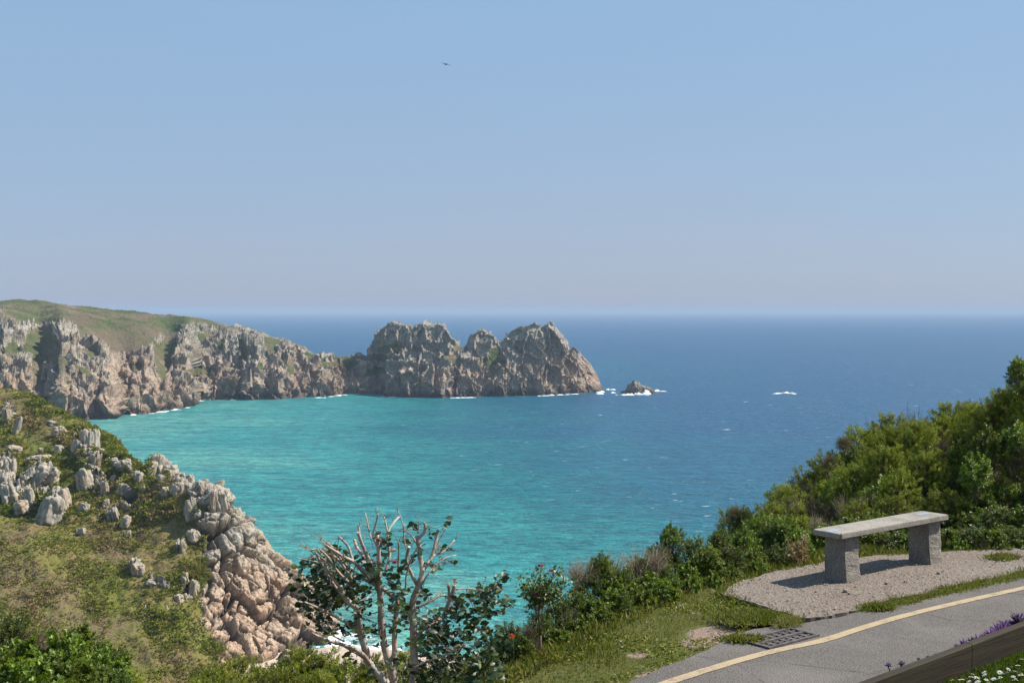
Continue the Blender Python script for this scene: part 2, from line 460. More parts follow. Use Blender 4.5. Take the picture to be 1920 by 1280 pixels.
M['grass'] = leaf_mat('grass_blade', [(0, (.07, .085, .010)), (.4, (.15, .17, .015)), (.65, (.25, .22, .04)), (.85, (.30, .24, .09)), (1, (.42, .33, .18))], .6, .3, .3, .0)
M['lawngrass'] = leaf_mat('lawn_blade', [(0, (.025, .05, .006)), (.6, (.07, .12, .012)), (1, (.13, .17, .03))], .6, .3, .3, .0)
M['scrub'] = leaf_mat('hill_scrub', [(0, (.05, .07, .008)), (.22, (.13, .155, .012)), (.42, (.255, .255, .035)), (.58, (.31, .215, .10)), (.78, (.26, .155, .10)), (.9, (.20, .22, .015)), (1, (.30, .32, .02))], .8, .15, .15, .0)
M['straw'] = leaf_mat('straw', [(0, (.18, .10, .05)), (.6, (.38, .26, .13)), (1, (.55, .42, .24))], .7, .2, .2)
M['pink'] = leaf_mat('magenta_petal', [(0, (.28, .01, .10)), (1, (.50, .03, .20))], .5, .3, .3)
M['red'] = leaf_mat('red_petal', [(0, (.45, .03, .03)), (1, (.65, .12, .04))], .5, .3, .3)
M['purple'] = leaf_mat('purple_petal', [(0, (.09, .012, .16)), (.6, (.20, .03, .30)), (1, (.36, .10, .46))], .4, .25, .3)
M['white'] = simple('white_petal', (.72, .72, .68), (.82, .82, .80), 20, .6, .001)
M['yellow'] = simple('yellow_centre', (.55, .36, .02), (.7, .5, .04), 60, .8, .001)
M['stone'] = simple('loose_stone', (.26, .21, .18), (.42, .37, .32), 40, .9, .004)
M['bird'] = simple('dark_plumage', (.05, .05, .055), (.10, .10, .11), 6, .8, .002)
M['whitebird'] = simple('white_plumage', (.7, .7, .7), (.8, .8, .8), 6, .8, .002)

# ================================================================== SEA
def build_sea():
    xs = np.unique(np.concatenate([np.arange(-700, 1000, 14.), -np.geomspace(700, 90000, 30), np.geomspace(1000, 90000, 30)]))
    ys = np.unique(np.concatenate([[-3000, -1500, -600, -200, 0, 100], np.arange(150, 1400, 11.), np.geomspace(1400, 90000, 40)]))
    X, Y = np.meshgrid(xs, ys)
    V = np.stack([X.ravel(), Y.ravel(), 0 * X.ravel()], -1)
    ctl = [(180, 800, .92), (300, 800, .86), (450, 762, .86), (600, 752, .80), (720, 748, .70), (850, 750, .48), (1000, 750, .36), (1120, 745, .2), (1250, 740, .12), (1600, 735, .08), (1900, 750, .08),
           (350, 840, .84), (500, 820, .80), (650, 800, .70), (800, 790, .55), (950, 790, .42), (1100, 790, .30), (1300, 800, .20), (1550, 800, .14), (1850, 830, .12),
           (450, 920, .82), (600, 900, .76), (750, 880, .66), (900, 870, .52), (1100, 870, .40), (1300, 880, .30), (1500, 870, .24), (1700, 900, .2),
           (520, 1000, .82), (700, 980, .78), (900, 960, .66), (1100, 960, .54), (1300, 950, .42), (1450, 950, .34),
           (560, 1060, .84), (750, 1060, .82), (950, 1060, .76), (1150, 1060, .66), (1350, 1040, .54),
           (620, 1130, .88), (850, 1130, .86), (1050, 1130, .78), (650, 1190, 1.0), (750, 1200, .98), (900, 1220, .9), (1150, 1200, .75),
           (300, 760, .8), (150, 680, .05), (640, 655, .05), (1000, 640, .03), (1500, 660, .04), (1900, 660, .04), (1300, 610, .0), (300, 600, .0), (1850, 600, 0)]
    ctl = np.array(ctl); W = onplane(ctl[:, 0], ctl[:, 1], 0.0)[:, :2]
    # log-distance space keeps the far points from dominating
    def tr(a): return np.stack([a[:, 0] / np.maximum(a[:, 1], 60) * 3.0, np.log(np.maximum(a[:, 1], 60))], -1)
    Q = tr(V[:, :2]); K = tr(W)
    d2 = ((Q[:, None, :] - K[None]) ** 2).sum(-1) + .01
    w = 1 / d2 ** 2
    shoal = (w * ctl[:, 2]).sum(1) / w.sum(1)
    shoal = np.where(V[:, 1] < 60, .6, shoal)
    px, py = proj(V)
    opn = np.clip(1.0 - shoal, .12, 1.0) * (V[:, 1] > 100)
    surf = np.zeros(len(V))
    # surf on the little beach and round the cliff foot
    bx = onplane([655, 700, 620], [1196, 1215, 1195], 0)
    for b in bx: surf = np.maximum(surf, .78 * np.exp(-((V[:, 0] - b[0]) / 10) ** 2 - ((V[:, 1] - b[1]) / 7) ** 2))
    nx, ny = len(xs), len(ys)
    i = np.arange(nx - 1)[None, :] + np.arange(ny - 1)[:, None] * nx
    q = np.stack([i, i + 1, i + 1 + nx, i + nx], -1).reshape(-1, 4)
    tag(obj('sea', mkmesh('sea', V, [q], M['sea'], {'shoal': shoal, 'open': opn, 'surf': surf}, False)), kind='structure')
build_sea()

# ================================================================== terrain helpers
def grid_faces(nr, nc):
    i = np.arange(nc - 1)[None, :] + np.arange(nr - 1)[:, None] * nc
    return np.stack([i, i + nc, i + nc + 1, i + 1], -1).reshape(-1, 4)

def grid_normals(G):
    du = np.gradient(G, axis=1); dv = np.gradient(G, axis=0)
    n = np.cross(dv, du); n /= np.linalg.norm(n, axis=2)[..., None] + 1e-9
    return n

def smooth_grid(A, k):
    for _ in range(k):
        A = (np.roll(A, 1, 0) + np.roll(A, -1, 0) + 2 * A) / 4
        A = (np.roll(A, 1, 1) + np.roll(A, -1, 1) + 2 * A) / 4
    return A

def cells(p, seed=0, jit=.7):
    """squarish jointed cells: edge distance, cell random, tilted-plane value"""
    i = np.floor(p).astype(np.int64); n = p.shape[0]
    f1 = np.full(n, 9.0); f2 = np.full(n, 9.0); r1 = np.zeros(n); tl = np.zeros(n)
    for dx in (-1, 0, 1):
        for dy in (-1, 0, 1):
            for dz in (-1, 0, 1):
                c = i + np.array([dx, dy, dz])
                h1 = _h(c[:, 0], c[:, 1], c[:, 2], seed + 1); h2 = _h(c[:, 0], c[:, 1], c[:, 2], seed + 2); h3 = _h(c[:, 0], c[:, 1], c[:, 2], seed + 3)
                v = p - (c + .5 + (np.stack([h1, h2, h3], -1) - .5) * jit)
                d = (np.abs(v) ** 3).sum(-1) ** (1 / 3)
                m = d < f1
                f2 = np.where(m, f1, np.minimum(f2, d)); f1 = np.where(m, d, f1)
                r1 = np.where(m, (h1 * 7.7 + h2 * 3.1) % 1, r1)
                rv = np.stack([(h2 * 9.7) % 1, (h3 * 8.3) % 1, (h1 * 6.1) % 1], -1) - .5
                tl = np.where(m, (v * rv).sum(-1), tl)
    return f2 - f1, r1, tl, f1

def rock_disp(P, size, zst=.5, seed=0, octs=3, warp=.10):
    """blocky jointed displacement, metres; P (n,3). size of the biggest blocks"""
    w = np.stack([fbm(P / size * .6, 2, seed + 50), fbm(P / size * .6 + 9, 2, seed + 60), fbm(P / size * .6 + 19, 2, seed + 70)], -1) * size * warp * 2
    a_ = .32 + .05 * seed % .5
    Rm = np.array([[cos(a_), -sin(a_), .12], [sin(a_), cos(a_), .08], [-.1, .05, 1]])
    d = np.zeros(len(P)); s = size; crack = np.ones(len(P))
    for o in range(octs):
        Q = ((P + w) @ Rm.T) / s * np.array([1, 1, (zst, zst * 1.25, .8, .9)[o]])
        e, r1, tl, f1 = cells(Q, seed + 10 * o)
        k = sst(0, .16 if o else .12, e)
        d += s * (.40 * (r1 - .5) + .55 * tl - (.34, .28, .16, .10)[o] * (1 - k) - .10 * f1 ** 3)
        crack = np.minimum(crack, .25 + .75 * k) if o < 2 else np.minimum(crack, .6 + .4 * k)
        s /= 2.35
    return d, crack

def ellmask(px, py, ells):
    m = np.zeros_like(px)
    for (x, y, rx, ry, *r) in ells:
        a = radians(r[0]) if r else 0
        dx, dy = px - x, py - y
        u = (dx * cos(a) + dy * sin(a)) / rx; v = (-dx * sin(a) + dy * cos(a)) / ry
        m = np.maximum(m, np.clip(1.6 - np.sqrt(u * u + v * v) * 1.1, 0, 1))
    return m

# ================================================================== FAR HEADLAND
CREST = [(-200, 575), (-100, 570), (0, 567), (60, 563), (150, 573), (240, 580), (300, 587), (370, 597), (430, 612), (490, 626), (540, 641), (570, 656), (600, 668), (640, 670), (688, 668), (700, 645), (710, 622), (722, 609), (738, 603), (758, 608), (773, 621),
         (779, 612), (797, 609), (830, 615), (842, 634), (862, 650), (880, 650), (886, 628), (903, 620), (920, 624), (934, 645), (944, 643), (955, 628), (975, 617), (1010, 613), (1028, 611), (1046, 617), (1060, 636), (1066, 655), (1078, 654), (1092, 668), (1108, 684), (1118, 700), (1127, 722), (1136, 740)]
WATER = [(-200, 792), (100, 790), (205, 785), (216, 776), (270, 776), (330, 767), (355, 762), (364, 750), (430, 749), (500, 749), (560, 746), (610, 744), (640, 739), (700, 741), (745, 744), (830, 745), (930, 743), (1010, 741), (1070, 738), (1120, 735), (1136, 732)]
MID = [(-200, 640), (0, 605), (40, 630), (75, 660), (115, 622), (150, 640), (200, 664), (285, 668), (310, 690), (330, 660), (345, 630), (400, 640), (480, 650), (560, 680), (600, 690), (645, 700), (690, 692), (740, 660), (830, 668), (900, 672), (1000, 660), (1060, 680), (1110, 705), (1136, 734)]
def build_headland():
    ip = lambda T, x: np.interp(x, [a for a, b in T], [b for a, b in T])
    pxs = np.arange(-200, 1137, .95)
    c, w, md = ip(CREST, pxs), ip(WATER, pxs), ip(MID, pxs)
    sm0 = lambda a, k: np.convolve(np.pad(a, k // 2, 'edge'), np.hanning(k) / np.hanning(k).sum(), 'valid')
    bl = sst(500, 400, pxs); c = c * (1 - bl) + sm0(c, 81) * bl; md = sm0(md, 31)
    md = np.maximum(md, c + 6)
    md = np.minimum(md, w - 1)
    Yw = onplane(pxs, w, 0)[:, 1]
    sm = lambda a, k=61: np.convolve(np.pad(a, k // 2, 'edge'), np.hanning(k) / np.hanning(k).sum(), 'valid')
    tip = sst(1136, 1040, pxs)
    depth_c = np.interp(pxs, [-200, 100, 300, 450, 560, 640, 700, 900, 1050, 1136], [360, 320, 240, 150, 95, 60, 75, 70, 45, 3])
    depth_m = np.interp(pxs, [-200, 100, 300, 340, 450, 560, 640, 700, 900, 1050, 1136], [110, 75, 60, 80, 55, 45, 45, 45, 42, 28, 2])
    depth_c = sm(depth_c, 121) if len(depth_c) else depth_c; depth_m = sm(depth_m, 81)
    # gullies and buttresses: shift the cliff foot line's upper rows in and out
    s = pxs
    g = np.zeros_like(s)
    for x0, wd, a in [(72, 16, 26), (312, 10, 22), (345, 10, 18), (448, 6, 9), (497, 7, 16), (572, 13, 30), (650, 26, 20), (703, 12, 30), (745, 6, 8), (858, 12, 18), (905, 7, 14), (925, 8, 12), (975, 8, 9), (1062, 6, 8), (130, 5, 8), (180, 6, 10), (240, 6, 10), (400, 7, 10)]:
        g += .75 * a * np.exp(-((s - x0) / (1.5 * wd)) ** 2)
    fbx = np.stack([s * .06, 0 * s, 0 * s], -1)
    g += 9 * fbm(fbx, 4, 3)
    rows = []
    Ys = Yw * tip * 0 + np.where(pxs < 760, sm(Yw, 221), Yw)
    crest = at(pxs, c, Ys + depth_c)
    mid = at(pxs, md, sm(Yw, 61) + depth_m)
    foot = np.stack([onplane(pxs, w, 0)[:, 0], Yw, 0 * Yw + .4], -1)
    under = foot + np.array([0, -6, -5])
    back1 = crest + np.stack([0 * s, 18 + 10 * tip, -9 - 0 * s], -1) * np.maximum(.15, tip)[:, None]
    back2 = crest.copy(); back2[:, 1] += 70 * np.maximum(tip, .1); back2[:, 2] = crest[:, 2] * .45
    back3 = crest.copy(); back3[:, 1] += 120 * np.maximum(tip, .1); back3[:, 2] = -5
    ctrl = [under, foot, mid, crest, back1, back2, back3]
    nper = [5, 104, 74, 14, 10, 8]
    G = []
    for k in range(6):
        A, B = ctrl[k], ctrl[k + 1]
        for j in range(nper[k]):
            t = j / nper[k]
            P = A * (1 - t) + B * t
            if k == 1:   # cliff: steep, bulging; gullies cut back
                y = A[:, 1] + (B[:, 1] - A[:, 1]) * (t ** 1.5)
                z = A[:, 2] + (B[:, 2] - A[:, 2]) * t
                sc = y / np.maximum(P[:, 1], 1)
                P = np.stack([P[:, 0] * sc, y, z], -1)
                P[:, 1] += g * (sst(0, .25, t) * .55 + .45) * (1 - .55 * sst(.6, 1, t))
            elif k == 2:
                P[:, 2] += 3.0 * sin(pi * t) * tip
                P[:, 1] += g * .45 * (1 - t) ** 2
            elif k == 0:
                P[:, 1] += g * .45
            G.append(P)
    G.append(ctrl[-1]); G = np.array(G)
    nr, nc = G.shape[:2]
    N = smooth_grid(grid_normals(G), 6); N /= np.linalg.norm(N, axis=2)[..., None] + 1e-9
    N = N * np.array([.35, 1, 1]); N /= np.linalg.norm(N, axis=2)[..., None]
    P = G.reshape(-1, 3); Nf = N.reshape(-1, 3)
    px, py = proj(P)
    rowi = np.repeat(np.arange(nr), nc)
    wb = fbm(P / 22, 3, 5)
    greens = [(70, 592, 90, 20), (180, 598, 110, 20), (270, 615, 75, 24), (240, 640, 62, 26), (190, 625, 50, 18), (305, 668, 22, 34), (320, 640, 14, 50), (75, 640, 30, 34, 35), (95, 665, 22, 26), (120, 690, 12, 26, -20), (255, 690, 14, 12), (300, 700, 14, 18), (415, 650, 10, 14), (455, 655, 7, 26, -15), (545, 690, 8, 18), (20, 660, 14, 18, 40), (170, 665, 22, 9, 30), (68, 700, 10, 34), (80, 735, 8, 20), (372, 698, 24, 12), (385, 634, 26, 8), (506, 650, 14, 22, -10), (510, 640, 22, 8, 20), (488, 690, 8, 12), (590, 672, 28, 8, 20), (620, 684, 20, 7),
              (655, 682, 22, 10), (700, 672, 30, 8), (700, 700, 24, 10, -20), (740, 655, 34, 9), (655, 690, 10, 12), (842, 676, 16, 10), (865, 655, 16, 6), (928, 682, 26, 9), (925, 664, 14, 14), (160, 700, 16, 6, 30), (730, 676, 30, 6), (345, 594, 50, 5, 10), (640, 672, 60, 3)]
    gm = ellmask(px, py, greens)
    gm = np.where(rowi > 5 + 104 + 74 + 1, np.maximum(gm, .3), gm)
    cy = np.interp(px, [a for a, b in CREST], [b for a, b in CREST])
    gm = np.maximum(gm, sst(30, 8, py - cy) * sst(500, 380, px) * .95)
    gm = gm + .35 * wb
    slope_up = sst(.5, .85, Nf[:, 2]) * .42 + sst(.42, .1, np.abs(fbm(P / 34 + 3, 3, 77))) * sst(18, 34, P[:, 2]) * sst(.5, .7, Nf[:, 2] + .25) * .35
    rock = np.clip(1.05 - gm - slope_up, 0, 1)
    rk = sst(.35, .65, rock)
    d1, cr = rock_disp(P, 15, .42, 1, 4)
    topk = 1 - .45 * sst(26, 4, py - cy)
    dg = fbm(P / 6, 3, 8) * 1.1 + fbm(P / 2.2, 2, 88) * .5 + fbm(P / 28, 3, 9) * 3.2 * sst(.8, 0, rk)
    tipf = np.repeat(np.maximum(tip, .12)[None], nr, 0).ravel()
    disp = (d1 * .85 * topk * rk + dg * (1 - rk)) * tipf
    low = np.exp(-((rowi - 0) / 6.) ** 2)
    P2 = P + Nf * (disp * (1 - .7 * low))[:, None]
    isc = np.abs(rowi - (5 + 104 + 74)) < 12
    # pink fresh rock low down and at the seaward end; grey lichen on top
    hz = P2[:, 2]
    pink = .85 - hz / 60 + .5 * fbm(P / 30, 3, 12)
    pink += .55 * np.exp(-((px - 1085) / 45) ** 2 - ((py - 690) / 28) ** 2) - .25 * np.exp(-((px - 850) / 120) ** 2) * (py < 690)
    pink += .25 * (px < 330)
    pink = np.clip(pink, 0, 1)
    wet = np.clip(sst(8.0, 2.0, hz + 3.5 * fbm(P / 8, 3, 14)), 0, 1) * .8
    heath = np.clip(ellmask(px, py, [(215, 640, 55, 24), (150, 600, 40, 10), (250, 660, 40, 14), (280, 620, 30, 10), (60, 612, 30, 6), (300, 590, 60, 5)]) * 1.1 + .2 * fbm(P / 12, 3, 19), 0, 1)
    me = mkmesh('headland', P2, [grid_faces(nr, nc)], M['headland'], {'crack': cr, 'rock': rock, 'pink': pink, 'wet': wet, 'heath': heath})
    o = tag(obj('headland', me), 'rugged granite headland with grassy top across the turquoise bay', None, None, 'structure')
    return P2.reshape(nr, nc, 3), pxs
HEAD, HPX = build_headland()

# ================================================================== NEAR HILL (left)
HC = np.array([
 [(-180, 680, 410), (0, 735, 370), (80, 765, 345), (165, 804, 322), (215, 856, 303), (280, 888, 288), (395, 925, 272), (432, 972, 268), (500, 1040, 268), (565, 1090, 268), (640, 1178, 269)],
 [(-200, 790, 340), (-20, 840, 315), (60, 865, 305), (140, 890, 295), (190, 930, 284), (255, 960, 274), (365, 990, 263), (405, 1030, 259), (465, 1090, 258), (525, 1140, 258), (612, 1205, 256)],
 [(-220, 920, 290), (-40, 960, 275), (40, 985, 268), (115, 1010, 262), (170, 1040, 257), (235, 1065, 252), (330, 1085, 248), (380, 1120, 247), (435, 1160, 247), (490, 1195, 247), (575, 1235, 245)],
 [(-230, 1080, 245), (-60, 1110, 235), (20, 1130, 232), (95, 1150, 230), (160, 1165, 230), (230, 1180, 230), (320, 1200, 230), (375, 1225, 231), (420, 1245, 233), (470, 1258, 236), (535, 1270, 235)],
 [(-240, 1300, 195), (-60, 1300, 200), (20, 1300, 203), (100, 1300, 207), (170, 1300, 210), (240, 1300, 213), (310, 1300, 219), (365, 1300, 222), (410, 1310, 222), (460, 1310, 220), (520, 1315, 219)],
 [(-300, 1500, 150), (-150, 1500, 155), (-40, 1500, 160), (60, 1480, 168), (150, 1470, 172), (230, 1450, 176), (310, 1430, 183), (365, 1420, 187), (410, 1410, 190), (460, 1405, 190), (520, 1400, 190)]], float)
def catmull(A, n):
    """A (k, ..., 3) -> n samples along axis 0"""
    k = len(A); t = np.linspace(0, k - 1, n); i = np.minimum(t.astype(int), k - 2); f = t - i
    g = lambda j: A[np.clip(j, 0, k - 1)]
    p0, p1, p2, p3 = g(i - 1), g(i), g(i + 1), g(i + 2)
    f = f.reshape((-1,) + (1,) * (A.ndim - 1))
    return .5 * (2 * p1 + (p2 - p0) * f + (2 * p0 - 5 * p1 + 4 * p2 - p3) * f ** 2 + (3 * p1 - p0 - 3 * p2 + p3) * f ** 3)
def build_hill():
    W = at(HC[..., 0], HC[..., 1], HC[..., 2])
    S = W[0]
    st_ = np.linspace(0, 1, len(S)) ** 2
    b1 = S + np.stack([3 - 2.5 * st_, 8 + 0 * st_, -3.5 - 2 * st_], -1); b2 = S + np.stack([12 - 11 * st_, 24 + 0 * st_, 0 * st_], -1); b2[:, 2] = S[:, 2] * .35; b3 = S + np.stack([26 - 20 * st_, 42 + 0 * st_, 0 * st_], -1); b3[:, 2] = -5
    b3[:2] += [0, 30, 0]
    W = np.concatenate([[b3, b2, b1], W])
    A = catmull(W, 470)                  # rows
    A = catmull(np.swapaxes(A, 0, 1), 620)
    G = np.swapaxes(A, 0, 1)
    nr, nc = G.shape[:2]
    N = grid_normals(G); N = N * np.sign(N[..., 2:3] + 1e-6); N = smooth_grid(N, 5); N /= np.linalg.norm(N, axis=2)[..., None]
    P = G.reshape(-1, 3); Nf = N.reshape(-1, 3)
    px, py = proj(P)
    # rock side of the hill: right of this line
    bx = np.interp(py, [860, 895, 930, 965, 1000, 1050, 1080, 1110, 1150, 1200, 1290, 1400], [265, 285, 335, 352, 362, 385, 392, 366, 385, 402, 404, 404])
    rock = .5 + (px - bx) / 40.
    rock += .45 * fbm(P / 9, 3, 21)
    outc = ellmask(px, py, [(80, 900, 36, 34, 30), (30, 910, 40, 30, 20), (105, 940, 34, 24, 30), (165, 850, 20, 50, 10), (182, 905, 18, 22), (240, 930, 22, 26), (15, 780, 14, 24), (225, 870, 34, 10, 35), (12, 866, 18, 18), (212, 972, 12, 24, -10), (255, 1063, 16, 12), (350, 1100, 14, 26, -15), (300, 1092, 30, 5, 25), (318, 1150, 3, 16, -30), (275, 1140, 5, 12, -25), (340, 1020, 14, 20), (240, 1000, 10, 10), (150, 995, 9, 9)]) * .95
    outc += .5 * fbm(P / 5, 3, 22) - .12
    gre = ellmask(px, py, [(330, 912, 22, 9), (388, 960, 22, 10), (350, 955, 20, 30), (365, 1010, 14, 26), (395, 940, 12, 8), (300, 900, 20, 6)]) * .8
    rock = np.clip(np.maximum(rock, outc) - gre * (px < 425), 0, 1)
    rk = sst(.35, .65, rock)
    d1, cr = rock_disp(P, 7.4, .55, 31, 4, .05)
    d2, _ = rock_disp(P, 3.0, .5, 41, 2)
    gul = sst(.62, .9, 1 - np.abs(fbm(P / 14, 2, 25)))
    rt = sst(420, 520, px)
    disp = rk * (d1 * (1 - .1 * rt) + np.where(px < 345, 1.5, .9) * (1 - rt)) + (1 - rk) * (fbm(P / 3.0, 4, 23) * 1.0 + fbm(P / 11, 3, 24) * 1.8)
    onS = np.repeat(np.arange(nr), nc)
    P2 = P + Nf * disp[:, None]
    hz = P2[:, 2]
    pink = np.clip(1.15 - hz / 20 + .6 * fbm(P / 9, 3, 26), 0, 1) * sst(340, 430, px) * 1.25 + .2 + .1 * fbm(P / 3, 2, 27)
    wet = np.clip(sst(2.6, .6, hz + 1.0 * fbm(P / 4, 3, 28)), 0, 1) * .7 * (px > 520)
    heath = np.clip(ellmask(px, py, [(60, 790, 90, 24, 30), (60, 1100, 110, 45, 20), (160, 1170, 120, 35, 15), (230, 960, 70, 26, 45), (300, 940, 30, 40, 45), (200, 1020, 60, 26, 30), (300, 1230, 60, 22), (20, 1010, 40, 16)]) + .6 * fbm(P / 6, 3, 29), 0, 1)
    keep_mat = M['hill']
    me = mkmesh('hill', P2, [grid_faces(nr, nc)[:, ::-1]], keep_mat, {'crack': cr, 'rock': rock, 'pink': np.clip(pink, 0, 1), 'wet': wet, 'heath': heath})
    tag(obj('hill', me), 'scrubby hillside with granite cliff running down to the cove', None, None, 'structure')
    return P2, Nf, rock, heath, px, py, nr, nc
HP, HN, HR, HH, HPXX, HPYY, HNR, HNC = build_hill()

# low scrub over the hill: gorse, heather and bracken cushions
def build_scrub():
    rng = np.random.default_rng(3)
    vis = np.where((HR < .66) & (HPXX > -40) & (HPXX < 480) & (HPYY < 1320) & (np.arange(len(HP)) > 3 * 470 // 8 * 0 + 100 * HNC))[0]
    n = 52000
    idx = rng.choice(vis, n)
    P = HP[idx] + rng.normal(0, .25, (n, 3)) * [1, 1, .1]
    clump = fbm(P / 4.5, 3, 61); big = fbm(P / 16, 2, 62)
    keep = clump + rng.random(n) * .7 > .1
    P = P[keep]; idx = idx[keep]; clump = clump[keep]; big = big[keep]; n = len(P)
    N = HN[idx]
    size = np.where(P[:, 2] < 24, .68, 1.0) * (.40 + .65 * np.clip(clump + .2, 0, 1)) * rng.uniform(.55, 1.5, n) * (1 + .5 * (fbm(P / 8, 2, 71) > .25))
    heath = HH[idx]
    tb = .30 + .30 * big + .10 * rng.normal(0, 1, n) + .16 * clump
    tb = np.where(rng.random(n) < heath * .8, rng.uniform(.5, .84, n), np.clip(tb, 0, .52))
    yel = (fbm(P / 7, 2, 66) > .32) & (rng.random(n) < .55)
    tb = np.where(yel, rng.uniform(.84, .98, n), tb)
    mb = MB()
    for k in range(7):
        th = rng.uniform(0, 2 * pi, n); el = rng.uniform(.15, 1.2, n)
        D = np.stack([np.cos(th) * np.cos(el), np.sin(th) * np.cos(el), np.sin(el)], -1)
        NN = rng.normal(0, 1, (n, 3)) + [0, 0, 1.2]
        off = rng.normal(0, .22, (n, 3)) * size[:, None] * [1, 1, .3]
        mb.leaves(P + off - N * .1, D, NN, size * rng.uniform(.7, 1.2, n), size * .5, np.clip(tb + rng.normal(0, .05, n), 0, 1))
    tag(obj('heathland_scrub', mb.mesh('heathland_scrub', M['scrub'], False)), 'low gorse, heather and bracken covering the hillside', 'scrub', None, 'stuff')
build_scrub()

# ------------------------------------------------------------------ boulders
def rounded_block(seed, sx=1, sy=1, sz=1, res=60, joint=.0):
    """granite block, unit-ish size, base at z=0"""
    th = np.linspace(0, 2 * pi, res, endpoint=False); ph = np.linspace(0.001, pi - .001, res // 2 + 4)
    T, Ph = np.meshgrid(th, ph)
    x = np.cos(T) * np.sin(Ph); y = np.sin(T) * np.sin(Ph); z = np.cos(Ph)
    e = .17
    k = (np.abs(x) ** (1 / e) + np.abs(y) ** (1 / e) + np.abs(z) ** (1 / e)) ** (-e)
    P = np.stack([x * k, y * k, z * k], -1).reshape(-1, 3)
    n = P / (np.linalg.norm(P, axis=1)[:, None])
    d = .20 * fbm(P * .9 + seed * 7.3, 3, seed) + .05 * fbm(P * 3.5 + seed, 3, seed + 4)
    Q = (P + seed * 3.1) * np.array([1.35, 1.35, .85])
    e_, r1, tl, f1 = cells(Q, seed)
    d += .36 * (r1 - .5) + .30 * tl - .16 * (1 - sst(0, .14, e_))
    e_, r1, tl, f1 = cells((P + seed) * 3.0, seed + 9)
    d += .08 * (r1 - .5) + .14 * tl - .03 * (1 - sst(0, .2, e_))
    tz = 1 - .18 * np.clip(P[:, 2], -1, 1) * (seed % 3 != 0)
    P = P + n * d[:, None]
    P[:, 0] *= tz; P[:, 1] *= tz
    P = P * np.array([sx, sy, sz]) * .5
    P[:, 2] += sz * .5
    nr, nc = T.shape
    i = np.arange(nc)[None, :] + np.arange(nr - 1)[:, None] * nc
    j = (np.arange(nc) + 1) % nc
    j = j[None, :] + np.arange(nr - 1)[:, None] * nc
    q = np.stack([i, i + nc, j + nc, j], -1).reshape(-1, 4)
    return P, q
BP = []
for s_ in range(9):
    P_, q_ = rounded_block(s_ + 1)
    BP.append(mkmesh('granite_boulder', P_, [q_], M['boulder']))
HPV = np.where((np.arange(len(HP)) // HNC > 150))[0]
def hill_at(px, py):
    d = (HPXX[HPV] - px) ** 2 + (HPYY[HPV] - py) ** 2
    i = HPV[np.argmin(d)]; return HP[i]
